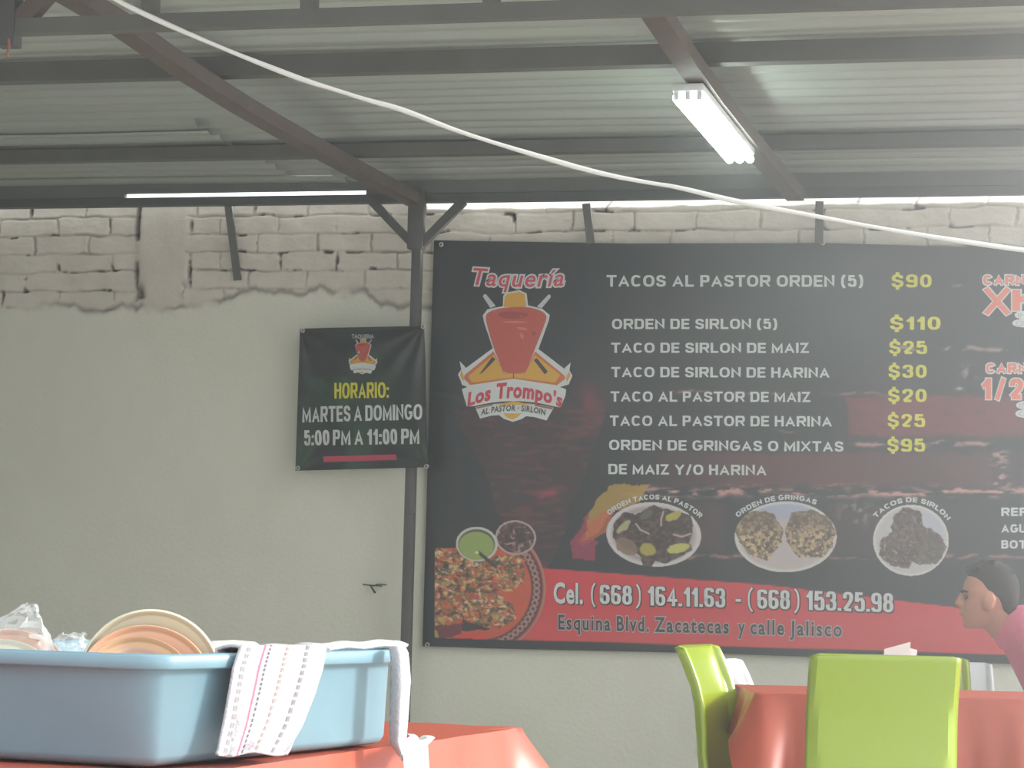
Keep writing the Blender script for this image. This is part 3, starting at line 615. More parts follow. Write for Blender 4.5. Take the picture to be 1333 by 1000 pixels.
for name, d, (cx, cy, a, b, an), f, cap, pts in (
    ('dish_photo', 1, (851.2, 696, 62, 42, .06), dish1, 'ORDEN TACOS AL PASTOR', ((793.5, 671), (852, 650.5), (911, 675))),
    ('dish_photo', 2, (1022.9, 699, 66.3, 46.2, 0), dish2, 'ORDEN DE GRINGAS', ((961, 674), (1010, 652), (1062, 657.5))),
    ('dish_photo', 3, (1185.9, 703.6, 49.2, 46.3, 0), dish3, 'TACOS DE SIRLON', ((1141, 675), (1186, 654), (1233, 678)))):
    o = patch(name, cx-a-1, cx+a+1, cy-b-1, cy+b+1, 1.0, (lambda px, py, q=(cx, cy, a, b, an): eln(px, py, *q) < 1.0), f, .002)
    o['label'] = ('printed plate of tacos with lime wedges', 'printed plate of two griddled gringas', 'printed plate of chopped beef tacos')[d-1]
    t = MB(); block(t, cap, arc(*pts, 6.6), big, .0035, .27, .23, .16); bchild(t.build('caption_lettering', I_WHITE, smooth=False), o).matrix_parent_inverse = Matrix.Identity(4)

t = MB()
for s, x0, x1, yb, cap, sl in (('TACOS AL PASTOR ORDEN (5)', 790, 1124, 373.5, 15.2, 0), ('ORDEN DE SIRLON (5)', 797, 1012, 428.8, 13.4, -.002), ('TACO DE SIRLON DE MAIZ', 796, 1053, 459.6, 13.2, 0), ('TACO DE SIRLON DE HARINA', 796, 1080, 491.3, 13.4, .002),
                        ('TACO AL PASTOR DE MAIZ', 795, 1055, 523, 13.4, .002), ('TACO AL PASTOR DE HARINA', 794, 1083, 554.6, 13.6, .003), ('ORDEN DE GRINGAS O MIXTAS', 793, 1098, 586, 13.4, .007), ('DE MAIZ Y/O HARINA', 792, 998, 617.4, 13.4, .008)):
    t = MB(); block(t, s, line(x0, x1, yb, cap, sl), big, .003); bchild(t.build('menu_lettering', I_WHITE, smooth=False))
t = MB()
for s, x0, x1, yb in (('$90', 1160.5, 1213, 374.5), ('$110', 1158.5, 1224.5, 429.5), ('$25', 1157.5, 1207, 461), ('$30', 1156.5, 1206.5, 492), ('$20', 1156, 1206.5, 523.6), ('$25', 1155.5, 1204.5, 556.2), ('$95', 1155, 1204.5, 588.2)):
    t = MB(); block(t, s, line(x0, x1, yb, 17.0), big, .003, .25, .19, .15); bchild(t.build('price_lettering', I_YEL, smooth=False))
t = MB(); t2 = MB()
for s, x0, x1, yb, cap, of in (('CARN', 1280, 1334, 371, 12.6, .028), ('X', 1280, 1316, 410.5, 36.5, .035), ('K', 1318, 1352, 404.5, 27, .035), ('CARN', 1284, 1337, 486, 12.8, .028), ('1/2', 1278, 1332, 520, 27, .035)):
    block(t2, s, line(x0, x1, yb, cap), big, .0028, .28, .23, .2, .12 if cap < 20 else .055); block(t, s, line(x0, x1, yb, cap), big, .0042, .28, .23, .2)
g = bchild(t2.build('offer_lettering', I_WHITE, smooth=False)); bchild(t.build('letter_fill', I_SALM, smooth=False), g).matrix_parent_inverse = Matrix.Identity(4)
t = MB(); t2 = MB()
for s, x0, yb in (('IN', 1325, 413.5), ('CIL', 1322, 424), ('IN', 1327, 531), ('CIL', 1326, 542)):
    poly(t, smooth_poly([(x0-4, yb-9), (1360, yb-9), (1360, yb+2.5), (x0-4, yb+2.5)], 2), big, .0030); put(t2, s, line(x0, x0+len(s)*5.5, yb, 6), big, .0042, .01)
g = bchild(t.build('small_print', I_WHITE, smooth=False)); bchild(t2.build('small_print_lettering', I_GREY, smooth=False), g).matrix_parent_inverse = Matrix.Identity(4)
t = MB()
for s, yb in (('REF', 672), ('AGU', 693.6), ('BOT', 714.4)): block(t, s, line(1303.5, 1336, yb, 11), big, .003, .27, .22, .15)
bchild(t.build('drinks_lettering', I_WHITE, smooth=False))
t = MB(); t2 = MB()
for s, x0, x1 in (('Cel.', 721, 759), ('(', 769.5, 776), ('668', 781, 823), (')', 827.5, 834.5), ('164.11.63', 843, 944.5), ('-', 958, 965), ('(', 973.5, 981), ('668', 986, 1028.5), (')', 1033.5, 1041), ('153.25.98', 1049, 1163)):
    yb = 784.6+(x0-720)*.029; of = .012 if s in '()-' else .028
    
    if s == 'Cel.': put(t2, s, line(x0+1.2, x1+1.2, yb+1.2, 25.5, .029), big, .0028, of+.012, 1.08, ref=of); put(t, s, line(x0, x1, yb, 25.5, .029), big, .0040, of, 1.08); continue
    q = (.10, .10) if s in '()' else (.27, .14)
    block(t2, s, line(x0+.6, x1+.6, yb+.6, 25.0, .029), big, .0028, *q, .10, .05); block(t, s, line(x0, x1, yb, 25.0, .029), big, .0040, *q, .10)
g = bchild(t2.build('phone_lettering', I_SHADOW, smooth=False)); bchild(t.build('letter_fill', I_WHITE, smooth=False), g).matrix_parent_inverse = Matrix.Identity(4); g['label'] = 'white phone numbers with a dark edge'
t = MB(); t2 = MB()
for s, x0, x1 in (('Esquina', 727, 795), ('Blvd.', 803, 845), ('Zacatecas', 852, 949), ('y', 961, 970), ('calle', 977, 1021), ('Jalisco', 1028, 1096)):
    yb = 819+(x0-726)*.0255
    put(t2, s, line(x0, x1, yb, 18.2, .0255), big, .0028, .07, 1.22, ref=.03); put(t, s, line(x0, x1, yb, 18.2, .0255), big, .0040, .022, 1.22, ref=.03)
g = bchild(t2.build('address_lettering', I_GREY, smooth=False)); bchild(t.build('letter_fill', I_DARK, smooth=False), g).matrix_parent_inverse = Matrix.Identity(4)
t = MB(); t2 = MB()
tf = lambda u, v: (616+u*118, 370.5+u*1.5-v*21.5+math.sin(u*PI)*2.0)
put(t2, 'Taquería', tf, big, .0028, .075, 1.1, .25, ref=.012); put(t, 'Taquería', tf, big, .0040, .012, 1.1, .25)
g = bchild(t2.build('title_lettering', I_WHITE, smooth=False)); bchild(t.build('letter_fill', I_PINK, smooth=False), g).matrix_parent_inverse = Matrix.Identity(4)

# the emblem, drawn in its own units and laid where a function puts it
def emblem(place, root, k=1.0, texts=True, attach=bchild):
    def S(P, lift, M, name, parent, sm=0):
        t = MB()
        for p in P: poly(t, smooth_poly(p, sm) if sm else p, place, lift*k)
        o = t.build(name, M, smooth=False)
        if parent is None: return attach(o, root)
        o.parent = parent; return o
    a1 = lambda x, b, h: b+h*((x-415)/330.0)**2
    X = [60+i*(715/16) for i in range(17)]
    rib = [(x, a1(x, 655, 55)) for x in X]+[(770, 765), (735, 845)]+[(x, a1(x, 802, 52)) for x in reversed(X[2:-2])]+[(95, 840), (75, 775)]
    X2 = [150+i*(540/12) for i in range(13)]
    rib2 = [(x, a1(x, 815, 45)) for x in X2]+[(640, 935)]+[(560, 912), (500, 905), (470, 925), (408, 944), (345, 922), (315, 898), (260, 902), (185, 922)]
    body = [(203, 214), (235, 172), (340, 150), (343, 78), (362, 57), (455, 40), (503, 64), (513, 145), (612, 170), (662, 212), (655, 252), (585, 445), (768, 585), (800, 640), (780, 690), (715, 712), (415, 665), (115, 712), (60, 690), (45, 630), (75, 585), (272, 440), (212, 262)]
    tips = [[(45, 528), (82, 566), (100, 612), (80, 650), (118, 700), (62, 684), (34, 620), (56, 585)], [(806, 538), (768, 572), (752, 616), (772, 652), (738, 704), (792, 688), (818, 628), (797, 590)]]
    base = S([body, rib, rib2]+tips, .0028, I_WHITE, 'logo', None)
    S([[(203, 84), (212, 68), (226, 70), (292, 150), (255, 164)], [(655, 70), (668, 76), (668, 92), (606, 166), (574, 154)]], .0034, I_STEEL, 'printed_knives', base)
    S([[(277, 462), (335, 570), (345, 608), (490, 608), (500, 590), (562, 462), (765, 628), (768, 650), (712, 694), (415, 648), (118, 692), (76, 650), (78, 625)]], .0036, I_ORG, 'printed_frame', base)
    S([[(282, 482), (335, 580), (345, 614), (490, 614), (502, 596), (560, 484), (735, 622), (700, 676), (415, 640), (130, 676), (104, 632)], [(352, 86), (370, 68), (455, 52), (492, 72), (500, 156), (346, 158)], [(58, 590), (78, 640), (70, 668), (50, 625)], [(795, 596), (774, 645), (780, 672), (806, 628)],
       [(345, 886), (470, 886), (440, 914), (405, 930), (370, 914)], [(275, 832), (415, 802), (560, 832), (415, 826)]], .0042, I_GOLD, 'printed_flames', base)
    S([[(270, 498), (292, 516), (205, 606), (180, 620)], [(553, 520), (575, 508), (650, 600), (630, 620)], [(412, 606), (418, 606), (418, 648), (412, 648)]], .0048, I_DARK, 'printed_handles', base)
    mt = [(222, 215), (250, 186), (345, 160), (505, 154), (602, 180), (643, 215), (636, 255), (560, 450), (502, 592), (488, 610), (347, 610), (335, 572), (275, 430), (230, 272)]
    S([mt], .0050, ink('meat', (188, 78, 62)), 'printed_meat', base, 1)
    S([[(300, 205), (360, 186), (450, 190), (530, 205), (480, 235), (400, 240), (330, 230)], [(535, 330), (560, 320), (572, 345), (548, 358)]], .0056, ink('meat_dark', (158, 58, 50)), 'printed_meat_shade', base, 2)
    if texts:
        S([[(310, 262), (420, 250), (540, 262), (430, 268)], [(430, 290), (500, 300), (520, 320), (450, 312)], [(455, 330), (490, 350), (480, 380), (462, 365)]], .0060, ink('meat_light', (208, 120, 96)), 'printed_meat_highlight', base, 2)
        S([[(150, 846), (270, 824), (275, 832), (155, 856)], [(560, 824), (685, 846), (680, 860), (560, 836)]], .0036, ink('ribbon_line', (150, 92, 70)), 'printed_ribbon_line', base)
        t = MB(); put(t, "Los Trompo's", lambda u, v: (98+u*652, 776+62*((u*652+98-415)/320)**2-v*(84+14*math.sin(PI*u))), place, .0042, .042, 1.1, .12); o = t.build('name_lettering', I_RED, smooth=False); o.parent = base
        t = MB(); put(t, 'AL PASTOR · SIRLOIN', lambda u, v: (190+u*445, 868+32*((u-.5)/.5)**2-v*38), place, .0042, .03, 1.1, .15); o = t.build('motto_lettering', I_DARK, smooth=False); o.parent = base
    return base
lg = emblem(lambda x, y, l: big(590+x/5.265, 370+y/5.265, l), banner); lg['label'] = 'printed emblem of a cone of meat over a white ribbon'
for px, py in ((574.5, 318.5), (1071, 316.5), (555.5, 607), (556.5, 839.5), (575, 520)):
    if px == 575: continue
    q = on_y(px, py, YB); t = MB()
    t.lathe([(.0045, -.002), (.0045, .003), (.0065, .0045), (.0095, .003), (.0105, -.001)], 20, Matrix.Translation(Vector((q.x, YB-.004, q.z))) @ Matrix.Rotation(PI/2, 4, 'X'))
    bchild(t.build('eyelet', M_EYELET))

# small banner: hangs in front of the post, nearer the wall on its far side
P00, P10, P01, P11 = on_y(384.5, 613, YW-.12), on_y(556.5, 608.5, YW-.245), on_y(390.5, 428, YW-.12), on_y(552, 424, YW-.245)
nS = (P10-P00).cross(P01-P00).normalized(); nS = nS if nS.y < 0 else -nS
SBX, SBY = (384, 556), (424, 613)
def sbw(u, v):
    d = .006*np.sin(PI*u)*np.sin(PI*v)
    for cu_, cv_ in ((0, 1), (1, 1), (0, 0), (1, 0)):
        a = np.arctan2(np.abs(v-cv_)+1e-6, np.abs(u-cu_)+1e-6); r = np.hypot(u-cu_, v-cv_); d = d + .0055*np.cos(a*13+cu_*2)*np.exp(-((r-.28)/.22)**2)*(1 if cv_ else .4)
    return d
def small(px, py, lift):
    u = (px-387)/166.0; v = (613-py)/187.0
    for _ in range(2):
        x0 = 384.5+6*v; x1 = 556.5-4.5*v; u = (px-x0)/(x1-x0); y0 = 613-4.5*u; y1 = 428-4*u; v = (y0-py)/(y0-y1)
    return P00*(1-u)*(1-v)+P10*u*(1-v)+P01*(1-u)*v+P11*u*v + nS*(float(sbw(u, v))+lift)
sb = empty('hours_banner', 'small dark green banner with opening hours, hung in front of the post', 'banner', tuple(P00))
def schild(o, root=None):
    o.parent = root or sb
    if root is None or root is sb: o.matrix_parent_inverse = Matrix.Translation(-Vector(sb.location))
    return o
U, Vv = np.meshgrid(np.linspace(0, 1, 110), np.linspace(0, 1, 110)); Wd = sbw(U, Vv)
pv = np.array([[P00*(1-u)*(1-v)+P10*u*(1-v)+P01*(1-u)*v+P11*u*v + nS*w] for u, v, w in zip(U.ravel().tolist(), Vv.ravel().tolist(), Wd.ravel().tolist())]).reshape(-1, 3)
c = np.zeros(U.shape+(3,))+np.array([23, 36, 33.]); nn = fbm(U*4, Vv*4, 700)
c = mix(c, (38, 78, 54), sst(.38, .62, nn)*np.exp(-((U-.3)/.35)**2)); c = mix(c, (42, 40, 44), sst(.5, .8, fbm(U*3+9, Vv*3, 710))*.7); c = mix(c, (18, 22, 21), sst(.80, .84, Vv)*.6); c = mix(c, (48, 70, 54), np.exp(-((Vv-.12)/.1)**2)*sst(.45, .7, nn)*.7)
idx = np.arange(U.size).reshape(U.shape); FQ = np.stack([idx[:-1, :-1], idx[:-1, 1:], idx[1:, 1:], idx[1:, :-1]], -1).reshape(-1, 4)
schild(np_mesh('printed_sheet', pv, FQ, M_VINYL, rgb=c.reshape(-1, 3)))
emblem(lambda x, y, l: small(456.5+(x-50)*36/760.0, 440.5+(y-40)*47/900.0, l), sb, .55, False, schild)
t = MB(); put(t, 'TAQUERIA', line(459, 488, 440.5, 5, .01), small, .002, .03); schild(t.build('title_lettering', I_GREY, smooth=False))
t = MB(); block(t, 'HORARIO:', line(437.5, 508, 519.5, 20.5, -.015), small, .0028, .29, .16, .11); schild(t.build('heading_lettering', I_YEL, smooth=False))
t = MB(); block(t, 'MARTES A DOMINGO', line(394.5, 550, 550.5, 20.5, -.024), small, .0028, .29, .17, .11, word=.3); block(t, '5:00 PM A 11:00 PM', line(396.5, 547, 580.5, 20, -.015), small, .0028, .29, .17, .11, word=.3); schild(t.build('hours_lettering', I_WHITE, smooth=False))
t = MB(); poly(t, [(422, 594.5), (517, 591.8), (518, 598.8), (422.5, 602)], small, .0024); schild(t.build('printed_strip', ink('strip_red', (186, 58, 84)), smooth=False))
for px, py in ((394.5, 430.5), (551, 425.5), (388, 609.5), (555, 607.5)):
    q = small(px, py, .001); t = MB(); R3 = nS.to_track_quat('Z', 'Y').to_matrix().to_4x4()
    t.lathe([(.0045, -.002), (.0045, .003), (.0065, .0045), (.0095, .003), (.0105, -.001)], 20, Matrix.Translation(q) @ R3); schild(t.build('eyelet', M_EYELET))
# ------------------------------------------------------------------ table covered in orange vinyl with the tub
def rrect(ex, ey, x0, x1, y0, y1, r, n=6, step=.02):
    """points and outward normals round a rectangle with rounded corners"""
    P = []; arcs = ((x1-r, y0+r, -PI/2), (x1-r, y1-r, 0), (x0+r, y1-r, PI/2), (x0+r, y0+r, PI))
    for k, (cx, cy, a0) in enumerate(arcs):
        for i in range(n+1):
            a = a0+PI/2*i/n; P.append((cx+r*math.cos(a), cy+r*math.sin(a), math.cos(a), math.sin(a), 1-abs(2*i/n-1), k))
        nx_, ny_, na = arcs[(k+1) % 4]; ax, ay = cx+r*math.cos(a0+PI/2), cy+r*math.sin(a0+PI/2); bx, by = nx_+r*math.cos(na), ny_+r*math.sin(na)
        L = math.hypot(bx-ax, by-ay); m = max(1, int(L/step))
        for i in range(1, m): P.append((ax+(bx-ax)*i/m, ay+(by-ay)*i/m, math.cos(a0+PI/2), math.sin(a0+PI/2), 0, -1))
    return P
def vinyl(name, O, ex, ey, x0, x1, y0, y1, z, drop, folds, flare, corner, label, seed, corner_drop=.05, parent=None, short=0):
    drop0 = drop; P = rrect(ex, ey, x0, x1, y0, y1, .02); n = len(P); nt = 16; mb = MB(); L = 0; S = [0]
    for i in range(n): q = P[(i+1) % n]; L += math.hypot(q[0]-P[i][0], q[1]-P[i][1]); S.append(L)
    cs = [(S[i]) for i in range(n) if P[i][4] > .9]
    def pos(i, t):
        x, y, nx_, ny_, c, k = P[i]; s = S[i]; drop = drop0*(1-short*max(0, -nx_))
        near = max(math.exp(-((min(abs(s-q), L-abs(s-q)))/.06)**2) for q in cs)
        f = .5+.5*math.sin(s*folds+seed+1.3*math.sin(s*3.1+seed)); f2 = .5+.5*math.sin(s*folds*2.3+seed*2)
        out = .004+t*(flare*(.35+.8*f+.25*f2)*(1-near)+corner*near)*drop
        wz = .004*(fbm(np.array([x*5.]), np.array([y*5.]), seed)[0]-.5)*(t < .01)
        d = t*(drop+corner_drop*near)
        return O+ex*(x+nx_*out)+ey*(y+ny_*out)+Vector((0, 0, z-d+wz-.003*min(1, t*30)))
    ring = []
    for j in range(nt+1):
        t = (j/nt)**1.3
        for i in range(n): mb.v.append(tuple(pos(i, t)))
    for j in range(nt):
        for i in range(n): mb.f.append((j*n+i, j*n+(i+1) % n, (j+1)*n+(i+1) % n, (j+1)*n+i))
    # top: rings shrinking to the middle so that it can ripple
    cx, cy = (x0+x1)/2, (y0+y1)/2; prev = list(range(n))
    for k in range(1, 12):
        q = 1-k/11.5; base = len(mb.v)
        for i in range(n):
            x = cx+(P[i][0]-cx)*q; y = cy+(P[i][1]-cy)*q
            mb.v.append(tuple(O+ex*x+ey*y+Vector((0, 0, z+.003*(float(fbm(np.array([x*6.]), np.array([y*6.]), seed+5)[0])-.5)))))
        cur = list(range(base, base+n))
        for i in range(n): mb.f.append((cur[i], cur[(i+1) % n], prev[(i+1) % n], prev[i]))
        prev = cur
    mb.f.append(tuple(prev))
    o = mb.build(name, M_ORANGE, parent, ang=70); return tag(o, label, 'tablecloth')
def table(O, ex, ey, x0, x1, y0, y1, z, label):
    rz = math.atan2(ex.y, ex.x); c = O+ex*(x0+x1)/2+ey*(y0+y1)/2
    t = empty('table', label, 'table', (c.x, c.y, 0), rz); w, d = (x1-x0)/2, (y1-y0)/2
    MB().box((-w, -d, z-.028), (w, d, z-.006), .006).build('tabletop', M_TABLE, t)
    MB().box((-w+.05, -d+.05, z-.07), (w-.05, d-.05, z-.028)).build('apron', M_TABLE, t, smooth=False)
    for i in (-1, 1):
        for j in (-1, 1):
            MB().tube([(i*(w-.07), j*(d-.07), z-.03), (i*(w-.06), j*(d-.06), .02)], .016, 12).tube([(i*(w-.06), j*(d-.06), .02), (i*(w-.06), j*(d-.06), 0)], .02, 12).build('leg', M_LEG, t)
    return t
ZT = .785
TC = on_z(680, 947, ZT); TC.z = 0
e_ = on_z(290, 1000, ZT)-on_z(680, 947, ZT); e_.z = 0; TL = -e_.normalized(); TR = Vector((TL.y, -TL.x, 0))      # TL away from the viewer, TR to the right
table(TC, TR, TL, -.85, -.008, -1.75, -.008, ZT-.004, 'table with the grey tub, under the orange cloth at lower left')
vinyl('tablecloth', TC, TR, TL, -.86, 0, -1.76, 0, ZT, .27, 26, .16, .95, 'orange vinyl cloth on the table that carries the grey tub', 3)

# tub
C0 = on_z(199, 1000, ZT+.004); Fp = on_z(508, 968, ZT+.004); tl = (Fp-C0); tl.z = 0; TLEN = tl.length; tl.normalize(); tq = Vector((-tl.y, tl.x, 0)); tn = -tq
TW, TH = .44, .132; Zb = ZT+.004
prof = [(-.30, 0), (-.012, 0), (-.003, .004), (.002, .012), (.006, TH-.020), (.009, TH-.017), (.022, TH-.018), (.024, TH-.016), (.025, TH-.003), (.022, TH), (.006, TH), (.001, TH-.003), (-.004, TH-.012), (-.008, .010), (-.014, .005), (-.30, .005)]
mb = MB(); npr = None
for d, z in prof:
    dd = max(d, -.10); base = .035+max(d, -.03)
    P = rrect(None, None, -dd, TLEN+dd, -dd, TW+dd, max(.008, base), 7, .05)
    if npr is None: npr = len(P)
    P = P[:npr] if len(P) >= npr else P+[P[-1]]*(npr-len(P))
    mb.v += [tuple(Vector((0, 0, z))+tl*p[0]+tq*p[1]) for p in P]
for j in range(len(prof)-1):
    for i in range(npr): mb.f.append((j*npr+i, j*npr+(i+1) % npr, (j+1)*npr+(i+1) % npr, (j+1)*npr+i))
mb.f.append(tuple(range(npr))[::-1]); mb.f.append(tuple((len(prof)-1)*npr+i for i in range(npr)))
tub = empty('dish_tub', 'grey-blue plastic dish tub full of plates on the orange cloth', 'tub', (C0.x, C0.y, Zb))
mb.build('tub_body', M_TUB, tub, ang=50)
for s0 in (TLEN+.002,):
    h = MB()
    for off in (0,): h.box((0, 0, 0), (.022, .13, .012), .004)
    h.v = [tuple(tl*(s0+x)+tq*(TW/2-.065+y)+Vector((0, 0, TH-.032+z))) for x, y, z in h.v]; h.build('grip', M_TUB, tub)
Cw = Vector((C0.x, C0.y, Zb))
def tub_pt(s, o, z): return Cw+tl*s+tn*o+Vector((0, 0, z))           # along the long side, outward from it, up
def s_of(px, o=.025, z=TH):                                         # where on the long side a pixel column falls
    q = on_plane(px, 850, tub_pt(0, o, 0), tn); return (q-Cw).dot(tl)

# plates: lathe with a rim, concave face toward +z
def plate_prof(r, dep=.026):
    return [(0.001, 0), (r*.58, 0), (r*.64, .003), (r*.73, dep*.62), (r*.77, dep*.74), (r*.90, dep*.90), (r*.925, dep*.95), (r*.94, dep+.002), (r*.97, dep+.004), (r*.995, dep+.002), (r*1.005, dep-.003), (r*.985, dep-.007), (r*.76, dep*.72-.006), (r*.64, -.003), (r*.60, -.007), (r*.55, -.007), (r*.54, -.004), (0.001, -.004)]
def plate(px, py, D, r_px, tilt, M, label, yaw=0, group='plates in the grey tub', name='plate'):
    c = deep(px, py, D); r = r_px*D/F
    z = (E0-c); z.z = 0; z.normalize(); z = (z*math.cos(tilt)+Vector((0, 0, 1))*math.sin(tilt)); z = Matrix.Rotation(yaw, 3, 'Z') @ z
    R = z.to_track_quat('Z', 'Y').to_matrix().to_4x4()
    o = MB().lathe(plate_prof(r), 64, Matrix.Identity(4)).build(name, M, ang=60); o.matrix_world = Matrix.Translation(c) @ R
    return tag(o, label, 'plate', group)
plate(195, 888, 3.17, 92.5, .10, M_CREAM, 'large cream plate standing upright in the tub, tallest of the plates')
plate(187, 905, 3.125, 88, .50, M_PEACH, 'peach plate leaning right against the tall cream plate')
plate(178, 905, 3.075, 72, .62, M_TAN, 'tan plate leaning in front of the peach plate')
plate(176, 906, 3.04, 56, .72, M_PINK, 'pale pink plate at the front of the middle stack')
plate(10, 907, 3.16, 84, .42, M_PEACH, 'peach plate under the clear plastic bag at the tub end', .1)
plate(1, 911, 3.10, 75, .60, M_CREAM, 'cream plate in front of the bagged peach plate', .1)
c = deep(303, 862, 3.42); o = MB().lathe([(.001, .030), (.030, .028), (.046, .018), (.056, .002), (.060, -.02), (.062, -.045), (.058, -.045), (.053, 0), (.044, .013), (.001, .024)], 40).build('foam_bowl', M_FOAM, ang=60)
o.matrix_world = Matrix.Translation(c); tag(o, 'white foam bowl upside down behind the striped towel', 'bowl')
# clear plastic bag
MBAG = bpy.data.materials.new('clear_film'); MBAG.use_nodes = True; N = MBAG.node_tree.nodes; L = MBAG.node_tree.links; N.clear()
ou = N.new('ShaderNodeOutputMaterial'); tr_ = N.new('ShaderNodeBsdfTransparent'); gl = N.new('ShaderNodeBsdfPrincipled'); mx = N.new('ShaderNodeMixShader'); lw = N.new('ShaderNodeLayerWeight'); ad = N.new('ShaderNodeMath')
gl.inputs['Base Color'].default_value = (.78, .80, .80, 1); gl.inputs['Roughness'].default_value = .22; gl.inputs['Specular IOR Level'].default_value = 1.0
lw.inputs['Blend'].default_value = .35; ad.operation = 'MULTIPLY_ADD'; ad.inputs[1].default_value = .55; ad.inputs[2].default_value = .10; L.new(lw.outputs['Facing'], ad.inputs[0])
L.new(ad.outputs[0], mx.inputs[0]); L.new(tr_.outputs[0], mx.inputs[1]); L.new(gl.outputs[0], mx.inputs[2]); L.new(mx.outputs[0], ou.inputs[0])
def film(name, rows, D, label, seed):
    """crumpled film: rows of pixel outlines from mouth to foot, wrapped round with depth"""
    rnd = random.Random(seed); mb = MB(); n = 22; m = len(rows)*3-2
    def row(t):
        k = min(int(t), len(rows)-2); f = t-k; return [rows[k][i]*(1-f)+rows[k+1][i]*f for i in range(4)]
    for j in range(m):
        x0, x1, ym, dp = row(j/3.0)
        for i in range(n):
            a = 2*PI*i/n; jx = rnd.uniform(-2.6, 2.6); jy = rnd.uniform(-2.6, 2.6)
            mb.v.append(tuple(deep((x0+x1)/2+(x1-x0)/2*math.cos(a)+jx, ym+jy, D-dp*math.sin(a)+rnd.uniform(-.006, .006))))
    for j in range(m-1):
        for i in range(n): mb.f.append((j*n+i, j*n+(i+1) % n, (j+1)*n+(i+1) % n, (j+1)*n+i))
    o = mb.build(name, MBAG, ang=25); return tag(o, label, 'plastic bag')
film('plastic_bag', [(34, 46, 786, .004), (14, 50, 797, .015), (-10, 58, 812, .03), (-30, 66, 832, .05), (-40, 74, 856, .06), (-40, 78, 880, .06)], 3.15, 'clear plastic bag with a pointed top over the end plates', 5)
film('plastic_bag', [(80, 113, 825, .004), (70, 112, 833, .02), (68, 112, 846, .03), (72, 108, 862, .03), (76, 104, 880, .03)], 3.2, 'small clump of clear plastic film between the two plate stacks', 6)

# striped towel over the long side of the tub
M_TOWEL = mat_attr('towel_cotton', .95, .1, bump=.35, bscale=160)
def lerp_path(P, t):
    t = min(max(t, 0), 1)*(len(P)-1); k = min(int(t), len(P)-2); f = t-k; return tuple(P[k][i]*(1-f)+P[k+1][i]*f for i in range(len(P[0])))
def towel_col(U, Vv, w=None):
    c = np.zeros(U.shape+(3,))+np.array([176, 171, 173.]); uu = U+.012*(fbm(Vv*6, U*2, 801)-.5)
    c = mix(c, (196, 70, 96), np.exp(-((uu-.27)/.013)**2)*.85); c = mix(c, (216, 150, 164), np.exp(-((uu-.30)/.02)**2)*.4)
    for u, k, n in ((.335, (70, 76, 82), 60), (.53, (126, 110, 110), 46), (.555, (150, 136, 132), 46), (.76, (98, 98, 100), 40), (.785, (120, 118, 118), 40), (.07, (120, 120, 122), 38), (.10, (130, 128, 130), 38)):
        c = mix(c, k, np.exp(-((uu-u)/.014)**2)*sst(.0, .45, .5+.5*np.sin(Vv*n*PI))*.95)
    return c+((fbm(U*60, Vv*60, 810)-.5)*14)[..., None]
NU, NV = 150, 130; lefts = [(316, 840), (306, 870), (300, 905), (293, 945), (284, 984)]; rights = [(426, 840), (421, 870), (410, 905), (394, 945), (372, 982)]
pts = []; U, Vv = np.meshgrid(np.linspace(0, 1, NU), np.linspace(0, 1, NV))
sL, sR = s_of(316), s_of(426)
for j in range(NV):
    v = j/(NV-1)
    for i in range(NU):
        u = i/(NU-1); w = (v-.24)/.76
        if v < .24:                                                   # inside the tub and over the rim
            t = v/.24; s = sL+(sR-sL)*u; ang = PI*(1-t)
            if t < .45: p = tub_pt(s, -.014-.01*(1-t/.45)+.004*math.sin(u*17), TH+.004-.05*(1-t/.45))
            else: q = (t-.45)/.55; p = tub_pt(s, -.014+.046*q, TH+.004+.006*math.sin(PI*q)+.001*math.sin(u*14+1))
        else:
            (xl, yl), (xr, yr) = lerp_path(lefts, w), lerp_path(rights, w); px = xl+(xr-xl)*u; py = yl+(yr-yl)*u+2.5*math.sin(u*9)*w
            o = .032+.010*w*(.5+.5*math.sin(u*11+1.5*w))+.016*math.exp(-((u-.08)/.1)**2)*-w+.014*math.exp(-((w-.98)/.06)**2)
            p = on_plane(px, py, tub_pt(0, o, 0), tn)
        pts.append(tuple(p))
idx = np.arange(U.size).reshape(U.shape); FQ = np.stack([idx[:-1, :-1], idx[:-1, 1:], idx[1:, 1:], idx[1:, :-1]], -1).reshape(-1, 4)
o = np_mesh('kitchen_towel', np.array(pts), FQ, M_TOWEL, rgb=towel_col(U, Vv).reshape(-1, 3)); md = o.modifiers.new('t', 'SOLIDIFY'); md.thickness = .004; md.offset = 1
tag(o, 'white woven towel with pink and grey stripes hanging over the tub side', 'towel')
# second cloth: lies along the rim and hangs down at the far corner
NU, NV = 70, 60; pts = []; U, Vv = np.meshgrid(np.linspace(0, 1, NU), np.linspace(0, 1, NV)); sa = s_of(420)
le = [(506, 842), (508, 862), (507, 905), (506, 945), (507, 968), (520, 986)]; ri = [(527, 840), (532, 850), (535, 885), (532, 930), (529, 965), (530, 992)]
for j in range(NV):
    v = j/(NV-1)
    for i in range(NU):
        u = i/(NU-1)
        if u < .6:
            q = u/.6; s = sa+(TLEN+.02-sa)*q; ang = PI*min(1, v*1.0); p = tub_pt(s, -.024+.040*v, TH+.004+.006*math.sin(PI*v)+.0012*math.sin(q*16+v*3)+.003*q)
        else:
            q = (u-.6)/.4; (xl, yl), (xr, yr) = lerp_path(le, v), lerp_path(ri, v)
            px = xl+(xr-xl)*q; py = yl+(yr-yl)*q; p = deep(px, py, 3.435-.03*math.sin(PI*q)-.012*v)
        pts.append(tuple(p))
